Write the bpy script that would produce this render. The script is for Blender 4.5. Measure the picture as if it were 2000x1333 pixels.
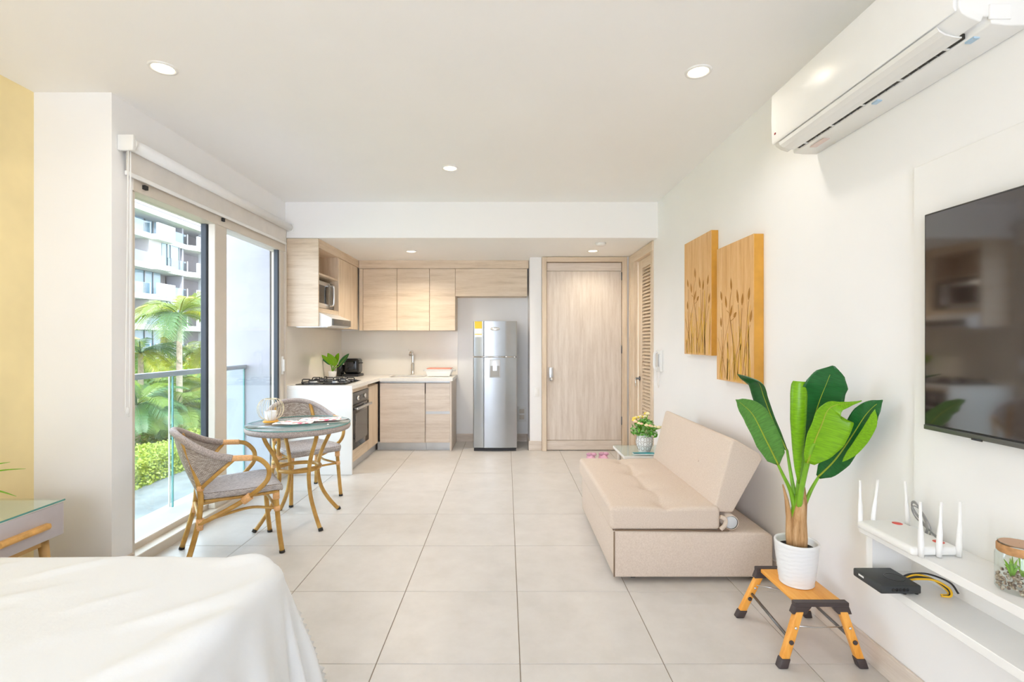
import bpy, bmesh, math, random
from mathutils import Vector, Matrix, noise
random.seed(7)
PI = math.pi
SC = bpy.context.scene
COL = SC.collection
for o in list(bpy.data.objects):
    bpy.data.objects.remove(o)

# ---------------------------------------------------------------- camera, sky, sun, exposure
CZ = 1.343
cam_d = bpy.data.cameras.new('camera')
cam_d.sensor_width = 36.0
cam_d.lens = 970.0 / 2000.0 * 36.0
cam_d.shift_x = 0.0055
cam_d.shift_y = 0.00075
cam_d.clip_end = 400
cam = bpy.data.objects.new('camera', cam_d)
cam.location = (0, 0, CZ)
cam.rotation_euler = (PI / 2, 0, 0)
COL.objects.link(cam)
SC.camera = cam

world = bpy.data.worlds.new('world')
SC.world = world
world.use_nodes = True
wn = world.node_tree.nodes
wn['Background'].inputs['Color'].default_value = (0.79, 0.865, 1.0, 1)
wn['Background'].inputs['Strength'].default_value = 3.1

sun_d = bpy.data.lights.new('sun', 'SUN')
sun_d.energy = 4.0
sun_d.angle = math.radians(1.0)
sun_d.color = (1.0, 0.96, 0.88)
sun = bpy.data.objects.new('sun', sun_d)
sun.rotation_euler = Vector((-0.30, 0.55, -0.80)).to_track_quat('-Z', 'Y').to_euler()
sun.location = (6, -6, 12)
COL.objects.link(sun)

def area(name, loc, aim, sx, sy, power, color):
    d = bpy.data.lights.new(name, 'AREA')
    d.shape = 'RECTANGLE'
    d.size, d.size_y = sx, sy
    d.energy = power
    d.color = color
    o = bpy.data.objects.new(name, d)
    o.location = loc
    o.rotation_euler = Vector(aim).to_track_quat('-Z', 'Y').to_euler()
    COL.objects.link(o)
    return o
# added fill light behind the camera, set in the unseen rear opening
area('rear_fill_light', (-0.7, -2.12, 1.2), (0, 1, 0.04), 2.0, 2.1, 9, (0.91, 0.93, 1.0))

SC.cycles.diffuse_bounces = 10
SC.cycles.max_bounces = 16
SC.cycles.transparent_max_bounces = 24
vs = SC.view_settings
vs.view_transform = 'Standard'
vs.look = 'None'
vs.gamma = 1.0
vs.use_curve_mapping = False
vs.exposure = 1.17

# ---------------------------------------------------------------- helpers
def lin(c):
    c = c / 255.0
    return c / 12.92 if c <= 0.04045 else ((c + 0.055) / 1.055) ** 2.4
def S(r, g, b):
    return (lin(r), lin(g), lin(b), 1)

class NT:
    def __init__(self, name):
        self.m = bpy.data.materials.new(name)
        self.m.use_nodes = True
        self.t = self.m.node_tree
        self.p = self.t.nodes['Principled BSDF']
        self.out = self.t.nodes['Material Output']
    def n(self, typ, **kw):
        nd = self.t.nodes.new(typ)
        for k, v in kw.items():
            if k.startswith('i_'):
                nd.inputs[k[2:].replace('_', ' ')].default_value = v
            else:
                setattr(nd, k, v)
        return nd
    def l(self, a, b):
        self.t.links.new(a, b)
    def coord(self, kind='Object', scale=(1, 1, 1)):
        tc = self.n('ShaderNodeTexCoord')
        mp = self.n('ShaderNodeMapping')
        mp.inputs['Scale'].default_value = scale
        self.l(tc.outputs[kind], mp.inputs['Vector'])
        return mp.outputs['Vector']
    def noise(self, vec, scale, detail=4, rough=0.55):
        nd = self.n('ShaderNodeTexNoise')
        nd.inputs['Scale'].default_value = scale
        nd.inputs['Detail'].default_value = detail
        nd.inputs['Roughness'].default_value = rough
        self.l(vec, nd.inputs['Vector'])
        return nd.outputs['Fac']
    def ramp(self, fac, stops):
        r = self.n('ShaderNodeValToRGB')
        e = r.color_ramp.elements
        while len(e) < len(stops):
            e.new(0.5)
        for el, (p, c) in zip(e, stops):
            el.position = p
            el.color = c
        self.l(fac, r.inputs['Fac'])
        return r.outputs['Color']
    def bump(self, h, strength=0.2, dist=0.002):
        b = self.n('ShaderNodeBump')
        b.inputs['Strength'].default_value = strength
        b.inputs['Distance'].default_value = dist
        self.l(h, b.inputs['Height'])
        self.l(b.outputs['Normal'], self.p.inputs['Normal'])
    def basic(self, col=None, rough=0.5, metal=0.0, spec=None):
        if col is not None:
            self.p.inputs['Base Color'].default_value = col
        self.p.inputs['Roughness'].default_value = rough
        self.p.inputs['Metallic'].default_value = metal
        if spec is not None:
            self.p.inputs['Specular IOR Level'].default_value = spec
        return self

def plain(name, col, rough=0.5, metal=0.0, var=0.04, scale=8.0, bump=0.0, spec=None):
    """a plain colour with a slight procedural mottle"""
    t = NT(name).basic(col, rough, metal, spec)
    v = t.coord()
    f = t.noise(v, scale, 3)
    a = tuple(min(1, c * (1 - var)) for c in col[:3]) + (1,)
    b = tuple(min(1, c * (1 + var)) for c in col[:3]) + (1,)
    t.l(t.ramp(f, [(0.3, a), (0.7, b)]), t.p.inputs['Base Color'])
    if bump:
        t.bump(t.noise(v, scale * 12, 3), bump)
    return t.m

def wood(name, c1, c2, c3, axis='x', rough=0.5, k=1.0):
    t = NT(name).basic(None, rough)
    st = {'x': (1.1, 15, 15), 'y': (15, 1.1, 15), 'z': (15, 15, 1.1)}[axis]
    v = t.coord('Object', tuple(s * k for s in st))
    f1 = t.noise(v, 1.6, 7, 0.62)
    st2 = tuple(s * k * 6 if s > 1 else s * k * 2.5 for s in st)
    v2 = t.coord('Object', st2)
    f2 = t.noise(v2, 2.0, 3, 0.6)
    m = t.n('ShaderNodeMath', operation='MULTIPLY_ADD')
    t.l(f2, m.inputs[0]); m.inputs[1].default_value = 0.35
    t.l(f1, m.inputs[2])
    t.l(t.ramp(m.outputs[0], [(0.40, c1), (0.66, c2), (0.90, c3)]), t.p.inputs['Base Color'])
    t.bump(f2, 0.12, 0.001)
    return t.m

def weave(name, c1, c2, nu, nv):
    t = NT(name).basic(None, 0.6)
    tc = t.n('ShaderNodeTexCoord')
    mp = t.n('ShaderNodeMapping')
    mp.inputs['Scale'].default_value = (nu, nv, 1)
    t.l(tc.outputs['UV'], mp.inputs['Vector'])
    br = t.n('ShaderNodeTexBrick')
    br.offset = 0.5
    br.inputs['Scale'].default_value = 1.0
    br.inputs['Brick Width'].default_value = 1.0
    br.inputs['Row Height'].default_value = 0.5
    br.inputs['Mortar Size'].default_value = 0.07
    br.inputs['Color1'].default_value = c1
    br.inputs['Color2'].default_value = c2
    br.inputs['Mortar'].default_value = (0.16, 0.13, 0.11, 1)
    t.l(mp.outputs['Vector'], br.inputs['Vector'])
    t.l(br.outputs['Color'], t.p.inputs['Base Color'])
    inv = t.n('ShaderNodeMath', operation='SUBTRACT')
    inv.inputs[0].default_value = 1.0
    t.l(br.outputs['Fac'], inv.inputs[1])
    t.bump(inv.outputs[0], 0.6, 0.004)
    return t.m

def glass(name, tint, gloss=0.07, rough=0.0):
    t = NT(name)
    t.t.nodes.remove(t.p)
    tr = t.n('ShaderNodeBsdfTransparent'); tr.inputs['Color'].default_value = tint
    gl = t.n('ShaderNodeBsdfGlossy'); gl.inputs['Roughness'].default_value = rough
    lw = t.n('ShaderNodeLayerWeight'); lw.inputs['Blend'].default_value = 0.5
    pw = t.n('ShaderNodeMath', operation='POWER'); pw.inputs[1].default_value = 5.0
    t.l(lw.outputs['Facing'], pw.inputs[0])
    ad = t.n('ShaderNodeMath', operation='MULTIPLY_ADD'); ad.use_clamp = True
    t.l(pw.outputs[0], ad.inputs[0]); ad.inputs[1].default_value = 0.85; ad.inputs[2].default_value = gloss
    mx = t.n('ShaderNodeMixShader')
    t.l(ad.outputs[0], mx.inputs['Fac'])
    t.l(tr.outputs[0], mx.inputs[1]); t.l(gl.outputs[0], mx.inputs[2])
    t.l(mx.outputs[0], t.out.inputs['Surface'])
    return t.m

def emit(name, col, s):
    t = NT(name)
    t.p.inputs['Base Color'].default_value = col
    t.p.inputs['Emission Color'].default_value = col
    t.p.inputs['Emission Strength'].default_value = s
    return t.m

def leafmat(name, top, under, rough=0.35, trans=0.25, veins=60):
    t = NT(name).basic(None, rough)
    geo = t.n('ShaderNodeNewGeometry')
    mix = t.n('ShaderNodeMix', data_type='RGBA')
    tc = t.n('ShaderNodeTexCoord')
    mp = t.n('ShaderNodeMapping'); mp.inputs['Scale'].default_value = (3, veins, 1)
    t.l(tc.outputs['UV'], mp.inputs['Vector'])
    f = t.noise(mp.outputs['Vector'], 1.0, 3)
    dk = tuple(c * 0.72 for c in top[:3]) + (1,)
    ct = t.ramp(f, [(0.35, dk), (0.65, top)])
    du = tuple(c * 0.88 for c in under[:3]) + (1,)
    cu = t.ramp(f, [(0.35, du), (0.65, under)])
    t.l(geo.outputs['Backfacing'], mix.inputs[0])
    t.l(ct, mix.inputs[6]); t.l(cu, mix.inputs[7])
    t.l(mix.outputs[2], t.p.inputs['Base Color'])
    if trans:
        td = t.n('ShaderNodeBsdfTranslucent')
        t.l(mix.outputs[2], td.inputs['Color'])
        ms = t.n('ShaderNodeMixShader'); ms.inputs[0].default_value = trans
        t.l(t.p.outputs[0], ms.inputs[1]); t.l(td.outputs[0], ms.inputs[2])
        t.l(ms.outputs[0], t.out.inputs['Surface'])
    return t.m

class MB:
    """collects geometry in world coordinates, then links it as ONE mesh object"""
    def __init__(self):
        self.v = []; self.f = []; self.uv = {}
        self.smooth = []
    def add(self, vs_, fs, sm=False):
        b = len(self.v)
        self.v += [Vector(p) for p in vs_]
        for f in fs:
            self.f.append([i + b for i in f]); self.smooth.append(sm)
        return b
    def box(self, x0, x1, y0, y1, z0, z1, M=None):
        vs_ = [Vector((x, y, z)) for x in (x0, x1) for y in (y0, y1) for z in (z0, z1)]
        if M is not None:
            vs_ = [M @ p for p in vs_]
        self.add(vs_, [(0, 1, 3, 2), (4, 6, 7, 5), (0, 4, 5, 1), (2, 3, 7, 6), (0, 2, 6, 4), (1, 5, 7, 3)])
        return self
    def prism(self, poly, axis, a, b):
        """poly: list of 2D points; axis 'y': points are (x,z); 'x': (y,z); 'z': (x,y)"""
        def P(p, t):
            return {'y': (p[0], t, p[1]), 'x': (t, p[0], p[1]), 'z': (p[0], p[1], t)}[axis]
        n = len(poly)
        vs_ = [P(p, a) for p in poly] + [P(p, b) for p in poly]
        fs = [tuple(range(n)), tuple(range(2 * n - 1, n - 1, -1))]
        fs += [(i, n + i, n + (i + 1) % n, (i + 1) % n) for i in range(n)]
        self.add(vs_, fs)
        return self
    def tube(self, pts, r, n=10, closed=False, cap=True, ru=1.0):
        pts = [Vector(p) for p in pts]
        m = len(pts)
        rs = r if isinstance(r, (list, tuple)) else [r] * m
        ref = None
        vs_ = []
        for i, p in enumerate(pts):
            if closed:
                t = pts[(i + 1) % m] - pts[i - 1]
            else:
                t = pts[min(i + 1, m - 1)] - pts[max(i - 1, 0)]
            if t.length < 1e-9: t = Vector((0, 0, 1))
            t.normalize()
            if ref is None:
                ref = t.orthogonal().normalized()
            ref = (ref - t * ref.dot(t))
            if ref.length < 1e-6: ref = t.orthogonal()
            ref.normalize()
            bi = t.cross(ref)
            for k in range(n):
                a = 2 * PI * k / n
                vs_.append(p + (ref * math.cos(a) + bi * math.sin(a)) * rs[i])
        fs = []
        for i in range(m if closed else m - 1):
            j = (i + 1) % m
            for k in range(n):
                k2 = (k + 1) % n
                fs.append((i * n + k, i * n + k2, j * n + k2, j * n + k))
        b = self.add(vs_, fs, True)
        if cap and not closed:
            self.f.append([b + k for k in range(n - 1, -1, -1)]); self.smooth.append(False)
            self.f.append([b + (m - 1) * n + k for k in range(n)]); self.smooth.append(False)
        return self
    def lathe(self, prof, c, n=28, cap=True, M=None):
        vs_ = []
        for (r, z) in prof:
            for k in range(n):
                a = 2 * PI * k / n
                p = Vector((r * math.cos(a), r * math.sin(a), z))
                if M is not None: p = M @ p
                vs_.append(p + Vector(c))
        m = len(prof)
        fs = [(i * n + k, i * n + (k + 1) % n, (i + 1) * n + (k + 1) % n, (i + 1) * n + k)
              for i in range(m - 1) for k in range(n)]
        b = self.add(vs_, fs, True)
        if cap:
            if prof[0][0] > 1e-5:
                self.f.append([b + k for k in range(n - 1, -1, -1)]); self.smooth.append(False)
            if prof[-1][0] > 1e-5:
                self.f.append([b + (m - 1) * n + k for k in range(n)]); self.smooth.append(False)
        return self
    def grid(self, fn, nu, nv, uvs=(1, 1)):
        vs_ = [fn(i / nu, j / nv) for j in range(nv + 1) for i in range(nu + 1)]
        fs = [(j * (nu + 1) + i, j * (nu + 1) + i + 1, (j + 1) * (nu + 1) + i + 1, (j + 1) * (nu + 1) + i)
              for j in range(nv) for i in range(nu)]
        b = self.add(vs_, fs, True)
        for j in range(nv + 1):
            for i in range(nu + 1):
                self.uv[b + j * (nu + 1) + i] = (i / nu * uvs[0], j / nv * uvs[1])
        return self
    def sphere(self, c, r, n=12, m=8, sc=(1, 1, 1)):
        prof = [(math.sin(PI * i / m) * r, -math.cos(PI * i / m) * r) for i in range(m + 1)]
        prof[0] = (1e-4 * r, prof[0][1]); prof[-1] = (1e-4 * r, prof[-1][1])
        M = Matrix.Diagonal((sc[0], sc[1], sc[2])).to_4x4()
        return self.lathe(prof, c, n, True, M)
    def rbox(self, c, h, r, n=10, fn=None):
        """rounded, subdivided box; fn displaces each point"""
        c = Vector(c)
        key = {}
        def vert(p):
            k = tuple(round(x, 5) for x in p)
            if k not in key:
                q = Vector([p[i] * h[i] for i in range(3)])
                inner = Vector([max(-h[i] + r, min(h[i] - r, q[i])) for i in range(3)])
                d = q - inner
                if d.length > 1e-9:
                    q = inner + d.normalized() * r
                if fn: q = fn(q)
                self.v.append(c + q)
                key[k] = len(self.v) - 1
            return key[k]
        def steps(i):
            e = r / h[i]
            inn = [-1 + e * t / 3 for t in range(3)] + [-1 + e + (2 - 2 * e) * t / n for t in range(n + 1)] + [1 - e + e * t / 3 for t in range(1, 4)]
            return inn
        for ax in range(3):
            a, b = (ax + 1) % 3, (ax + 2) % 3
            sa, sb = steps(a), steps(b)
            for sgn in (-1, 1):
                for i in range(len(sa) - 1):
                    for j in range(len(sb) - 1):
                        q = []
                        for (u, w) in ((sa[i], sb[j]), (sa[i + 1], sb[j]), (sa[i + 1], sb[j + 1]), (sa[i], sb[j + 1])):
                            p = [0, 0, 0]; p[ax] = sgn; p[a] = u; p[b] = w
                            q.append(vert(p))
                        if sgn < 0: q.reverse()
                        self.f.append(q); self.smooth.append(True)
        return self
    def build(self, name, m, parent=None, loc=None, bevel=0.0, seg=2, solid=0.0):
        org = Vector((0, 0, 0))
        if parent is not None:
            org = Vector(parent['_org'])
        elif loc is not None:
            org = Vector(loc)
        me = bpy.data.meshes.new(name)
        bm = bmesh.new()
        bv = [bm.verts.new(p - org) for p in self.v]
        fl = []
        uvl = bm.loops.layers.uv.new('UVMap') if self.uv else None
        for f, sm in zip(self.f, self.smooth):
            try:
                bf = bm.faces.new([bv[i] for i in f])
            except ValueError:
                continue
            bf.smooth = sm
            if uvl:
                for lp, i in zip(bf.loops, f):
                    lp[uvl].uv = self.uv.get(i, (0, 0))
        if bevel > 0:
            bm.normal_update()
            ed = [e for e in bm.edges if len(e.link_faces) == 2 and e.calc_face_angle(0) > 0.5]
            bmesh.ops.bevel(bm, geom=ed, offset=bevel, segments=seg, profile=0.5, affect='EDGES', clamp_overlap=True)
            for f in bm.faces: f.smooth = True
        bmesh.ops.recalc_face_normals(bm, faces=bm.faces) if not self.uv else None
        bm.to_mesh(me); bm.free()
        if bevel > 0:
            me.set_sharp_from_angle(angle=math.radians(50 if seg > 1 else 30))
        me.materials.append(m)
        o = bpy.data.objects.new(name, me)
        COL.objects.link(o)
        o['_org'] = tuple(org)
        if parent is not None:
            o.parent = parent
        elif loc is not None:
            o.location = org
        if solid:
            md = o.modifiers.new('solid', 'SOLIDIFY'); md.thickness = solid; md.offset = 0
        return o

def tag(o, label=None, cat=None, group=None, kind=None):
    if label: o['label'] = label
    if cat: o['category'] = cat
    if group: o['group'] = group
    if kind: o['kind'] = kind
    return o
def thing(name, label, cat, loc=(0, 0, 0), group=None):
    o = bpy.data.objects.new(name, None)
    o.empty_display_size = 0.1
    COL.objects.link(o)
    o.location = loc
    o['_org'] = tuple(loc)
    return tag(o, label, cat, group)
def struct(o, label=None):
    o['kind'] = 'structure'
    if label: o['label'] = label
    return o
def copy_tree(o, parent=None):
    c = o.copy(); COL.objects.link(c)
    if parent is not None: c.parent = parent
    for ch in list(o.children):
        copy_tree(ch, c)
    return c
def box(name, m, x0, x1, y0, y1, z0, z1, parent=None, bevel=0.0, seg=2, loc=None):
    return MB().box(x0, x1, y0, y1, z0, z1).build(name, m, parent, loc, bevel, seg)
def spline(pts, k=8, closed=False):
    pts = [Vector(p) for p in pts]
    n = len(pts); out = []
    for i in range(n if closed else n - 1):
        p0 = pts[i - 1] if (i > 0 or closed) else pts[0] * 2 - pts[1]
        p1 = pts[i]; p2 = pts[(i + 1) % n]
        p3 = pts[(i + 2) % n] if (i + 2 < n or closed) else pts[-1] * 2 - pts[-2]
        for j in range(k):
            t = j / k
            out.append(0.5 * ((2 * p1) + (p2 - p0) * t + (2 * p0 - 5 * p1 + 4 * p2 - p3) * t * t + (3 * p1 - p0 - 3 * p2 + p3) * t ** 3))
    if not closed: out.append(pts[-1])
    return out
def interp(tab, t):
    for (a, va), (b, vb) in zip(tab, tab[1:]):
        if t <= b:
            s = (t - a) / (b - a) if b > a else 0
            return va + (vb - va) * s
    return tab[-1][1]
def W(px, py, Y):
    """a point of the place seen in the photograph, given its distance from the lens plane"""
    return Vector(((px - 989) / 970 * Y, Y, CZ - (py - 668) / 970 * Y))

# ---------------------------------------------------------------- materials
M = {}
M['wall'] = plain('wall_paint', (0.86, 0.86, 0.86, 1), 0.55, var=0.012, scale=2)
M['ceiling'] = plain('ceiling_paint', (0.89, 0.885, 0.875, 1), 0.6, var=0.01, scale=1.5)
M['gold_wall'] = plain('gold_wall_finish', (0.88, 0.72, 0.38, 1), 0.5, var=0.06, scale=3, bump=0.08)
M['white'] = plain('white_lacquer', (0.84, 0.84, 0.83, 1), 0.3, var=0.01)
M['white_plastic'] = plain('white_plastic', (0.82, 0.82, 0.80, 1), 0.28, var=0.01)
M['quartz'] = plain('white_quartz', (0.82, 0.80, 0.76, 1), 0.25, var=0.03, scale=40)
M['splash'] = plain('beige_backsplash', (0.82, 0.78, 0.71, 1), 0.18, var=0.03, scale=2)
t = NT('floor_tile_ceramic').basic(None, 0.33)
v = t.coord('Object', (1, 1, 1))
oi = t.n('ShaderNodeObjectInfo')
off = t.n('ShaderNodeVectorMath', operation='ADD')
sc_ = t.n('ShaderNodeVectorMath', operation='SCALE'); sc_.inputs[0].default_value = (31, 17, 5)
t.l(oi.outputs['Random'], sc_.inputs['Scale']); t.l(v, off.inputs[0]); t.l(sc_.outputs[0], off.inputs[1])
f = t.noise(off.outputs[0], 5, 8, 0.65)
t.l(t.ramp(f, [(0.25, (0.57, 0.545, 0.51, 1)), (0.55, (0.635, 0.61, 0.58, 1)), (0.8, (0.685, 0.665, 0.635, 1))]), t.p.inputs['Base Color'])
t.bump(f, 0.05, 0.001)
M['tile'] = t.m
M['grout'] = plain('grout', (0.24, 0.19, 0.14, 1), 0.9)
OAK = ((0.53, 0.41, 0.285, 1), (0.69, 0.565, 0.425, 1), (0.77, 0.655, 0.52, 1))
M['oak_x'] = wood('light_oak_grain_x', *OAK, axis='x')
M['oak_y'] = wood('light_oak_grain_y', *OAK, axis='y')
M['oak_z'] = wood('light_oak_grain_z', *OAK, axis='z')
PALE = ((0.56, 0.47, 0.395, 1), (0.68, 0.60, 0.525, 1), (0.77, 0.70, 0.63, 1))
M['pale_x'] = wood('washed_oak_grain_x', *PALE, axis='x')
M['pale_y'] = wood('washed_oak_grain_y', *PALE, axis='y')
M['pale_z'] = wood('washed_oak_grain_z', *PALE, axis='z')
M['frame_beige'] = plain('champagne_aluminium', (0.66, 0.60, 0.52, 1), 0.4, 0.0, var=0.02)
M['gasket'] = plain('dark_gasket', (0.05, 0.06, 0.075, 1), 0.6)
M['window_glass'] = glass('window_glass', (0.97, 0.985, 0.99, 1), 0.03)
M['rail_glass'] = glass('balustrade_glass', (0.93, 0.985, 0.975, 1), 0.04)
M['glass_edge'] = plain('green_glass_edge', (0.10, 0.32, 0.30, 1), 0.2)
M['rail_metal'] = plain('grey_rail_metal', (0.36, 0.42, 0.46, 1), 0.4, 0.3)
M['steel'] = plain('brushed_steel', (0.62, 0.63, 0.64, 1), 0.28, 1.0, var=0.05, scale=30)
M['steel_dark'] = plain('dark_steel', (0.18, 0.18, 0.18, 1), 0.35, 0.8)
M['chrome'] = plain('chrome', (0.80, 0.80, 0.80, 1), 0.08, 1.0, var=0.0)
M['alu'] = plain('satin_aluminium', (0.60, 0.62, 0.64, 1), 0.35, 0.7)
M['fridge'] = plain('fridge_silver', (0.45, 0.48, 0.51, 1), 0.28, 0.8, var=0.02)
M['black_gloss'] = plain('black_gloss', (0.012, 0.012, 0.013, 1), 0.08)
M['black'] = plain('black_plastic', (0.02, 0.02, 0.022, 1), 0.4)
M['iron'] = plain('cast_iron', (0.03, 0.032, 0.036, 1), 0.5)
M['screen'] = NT('tv_screen').basic((0.022, 0.014, 0.012, 1), 0.06, 0.0, 1.0).m
M['screen'].node_tree.nodes['Principled BSDF'].inputs['IOR'].default_value = 1.8
t = NT('beige_upholstery').basic(None, 0.85)
v = t.coord('Object', (1, 1, 1)); f = t.noise(v, 170, 3, 0.7); f2 = t.noise(v, 5, 2)
t.l(t.ramp(f, [(0.3, (0.60, 0.495, 0.41, 1)), (0.7, (0.72, 0.62, 0.53, 1))]), t.p.inputs['Base Color'])
t.bump(f, 0.25, 0.002)
M['sofa'] = t.m
M['seam'] = plain('dark_beige_seam', (0.25, 0.17, 0.11, 1), 0.9)
t = NT('white_cotton').basic((0.82, 0.85, 0.88, 1), 0.8)
v = t.coord('Object', (1, 1, 1)); t.bump(t.noise(v, 9, 5, 0.6), 0.25, 0.01)
M['sheet'] = t.m
t = NT('bamboo_brown').basic(None, 0.35)
v = t.coord('Object'); f = t.noise(v, 14, 4)
t.l(t.ramp(f, [(0.3, (0.40, 0.205, 0.035, 1)), (0.7, (0.60, 0.36, 0.095, 1))]), t.p.inputs['Base Color'])
M['bamboo'] = t.m
M['wrap'] = plain('cane_binding', (0.80, 0.46, 0.21, 1), 0.5, var=0.15, scale=120, bump=0.3)
M['weave_seat'] = weave('grey_rattan_seat_weave', (0.70, 0.67, 0.67, 1), (0.44, 0.41, 0.42, 1), 34, 34)
M['weave_top'] = weave('pale_rattan_table_weave', (0.80, 0.79, 0.76, 1), (0.62, 0.60, 0.58, 1), 34, 34)
M['weave_back'] = weave('grey_rattan_back_weave', (0.68, 0.63, 0.58, 1), (0.36, 0.30, 0.26, 1), 44, 22)
M['rattan_rim'] = plain('grey_rattan_rim', (0.40, 0.35, 0.33, 1), 0.6, var=0.35, scale=150, bump=0.4)
M['table_glass'] = glass('table_glass', (0.97, 0.99, 0.99, 1), 0.05)
M['rubber'] = plain('black_rubber', (0.025, 0.025, 0.025, 1), 0.7)
M['ladder'] = wood('orange_pine', (0.72, 0.28, 0.03, 1), (0.85, 0.38, 0.06, 1), (0.90, 0.46, 0.10, 1), 'y', 0.4, 2.0)
M['ladder_z'] = wood('orange_pine_leg', (0.72, 0.28, 0.03, 1), (0.85, 0.38, 0.06, 1), (0.90, 0.46, 0.10, 1), 'z', 0.4, 2.0)
M['brown_plastic'] = plain('dark_brown_plastic', (0.055, 0.04, 0.04, 1), 0.45)
M['pot'] = plain('white_ceramic', (0.82, 0.83, 0.84, 1), 0.3, var=0.01)
M['soil'] = plain('dark_soil', (0.02, 0.018, 0.018, 1), 0.9)
t = NT('dry_sheath').basic(None, 0.75)
v = t.coord('Object', (30, 30, 3)); f = t.noise(v, 1.5, 6, 0.7)
t.l(t.ramp(f, [(0.3, (0.24, 0.11, 0.035, 1)), (0.5, (0.52, 0.30, 0.13, 1)), (0.75, (0.70, 0.47, 0.27, 1))]), t.p.inputs['Base Color'])
t.bump(f, 0.6, 0.006)
M['sheath'] = t.m
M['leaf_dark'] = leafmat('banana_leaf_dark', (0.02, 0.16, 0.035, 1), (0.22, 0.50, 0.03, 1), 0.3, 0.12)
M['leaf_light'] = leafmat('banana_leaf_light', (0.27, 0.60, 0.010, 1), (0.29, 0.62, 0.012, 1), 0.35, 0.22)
M['leaf_dull'] = leafmat('banana_leaf_dull', (0.13, 0.36, 0.06, 1), (0.16, 0.38, 0.08, 1), 0.45, 0.18)
M['petiole'] = plain('green_petiole', (0.19, 0.42, 0.02, 1), 0.4, var=0.2, scale=12)
M['rib'] = plain('pale_midrib', (0.33, 0.42, 0.03, 1), 0.4)
M['trunk'] = plain('palm_trunk', (0.34, 0.27, 0.19, 1), 0.8, var=0.3, scale=10, bump=0.4)
M['palm_a'] = leafmat('palm_frond_green', (0.154, 0.231, 0.022, 1), (0.198, 0.275, 0.033, 1), 0.4, 0.3)
M['palm_b'] = leafmat('palm_frond_yellow', (0.303, 0.319, 0.028, 1), (0.308, 0.330, 0.044, 1), 0.4, 0.35)
M['palm_c'] = leafmat('palm_frond_cool', (0.077, 0.165, 0.055, 1), (0.132, 0.231, 0.077, 1), 0.4, 0.3)
M['hedge_a'] = leafmat('hedge_leaf', (0.253, 0.308, 0.022, 1), (0.275, 0.330, 0.044, 1), 0.5, 0.35)
M['hedge_b'] = leafmat('shrub_leaf', (0.121, 0.220, 0.028, 1), (0.154, 0.248, 0.044, 1), 0.5, 0.3)
M['orange_leaf'] = leafmat('orange_shrub_leaf', (0.385, 0.209, 0.033, 1), (0.385, 0.248, 0.055, 1), 0.5, 0.35)
M['paving'] = plain('garden_paving', (0.095, 0.105, 0.108, 1), 0.8, var=0.25, scale=2)
M['grass'] = plain('lawn', (0.13, 0.18, 0.03, 1), 0.9, var=0.2, scale=4)
M['bldg_white'] = plain('white_render', (0.45, 0.45, 0.46, 1), 0.7, var=0.01, scale=0.3)
M['bldg_grey'] = plain('grey_render', (0.28, 0.27, 0.30, 1), 0.7, var=0.05, scale=0.4)
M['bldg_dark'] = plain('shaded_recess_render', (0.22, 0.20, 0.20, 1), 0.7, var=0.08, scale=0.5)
M['bldg_glass'] = plain('blue_window_glass', (0.20, 0.27, 0.31, 1), 0.12, var=0.1, scale=0.4)
M['bldg_rail'] = glass('balcony_glass', (0.80, 0.90, 0.93, 1), 0.10)

# ================================================================ ROOM SHELL
XL, XR, XB = -2.225, 1.525, -2.664
CE, SO = 2.75, 2.39
YB = 6.69
fl = struct(MB().prism([(XB - .1, -2.3), (XR + .1, -2.3), (XR + .1, 6.8), (-2.36, 6.8), (-2.36, 2.9), (XB - .1, 2.9)], 'z', -0.12, -0.003).build('floor', M['grout']), 'floor of large beige porcelain tiles')
xs = [0.057 + 0.6 * k for k in range(-5, 4)]
ys = [2.07 + 0.6 * k for k in range(-4, 9)]
g = 0.0016
def tile(x0, x1, y0, y1):
    zj = random.uniform(-0.0004, 0.0004)
    o = MB()
    c = 0.0012
    o.add([(x0, y0, -.003), (x1, y0, -.003), (x1, y1, -.003), (x0, y1, -.003),
           (x0 + c, y0 + c, zj), (x1 - c, y0 + c, zj), (x1 - c, y1 - c, zj), (x0 + c, y1 - c, zj)],
          [(4, 5, 6, 7), (0, 1, 5, 4), (1, 2, 6, 5), (2, 3, 7, 6), (3, 0, 4, 7)])
    o.build('tile', M['tile'], fl)
for i in range(len(xs)):
    for j in range(len(ys)):
        x0, x1 = xs[i] + g, xs[i] + 0.6 - g
        y0, y1 = ys[j] + g, ys[j] + 0.6 - g
        lo = XB if y0 < 2.7 else XL + 0.005
        x0, x1 = max(x0, lo), min(x1, XR)
        y1 = min(y1, 6.74)
        if x1 - x0 < 0.03 or y1 - y0 < 0.03: continue
        if x0 < XL and y1 > 2.8:
            tile(max(x0, XL + .005), x1, y0, y1) if x1 > XL + .04 else None
        else:
            tile(x0, x1, y0, y1)

struct(box('ceiling', M['ceiling'], XB - .1, XR + .15, -2.3, 5.0, CE, CE + .15), 'plain white ceiling with recessed lights')
struct(box('ceiling', M['ceiling'], -2.36, XR + .15, 5.0, 6.84, SO, CE + .15), 'dropped white ceiling over the kitchen and entrance')
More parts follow.
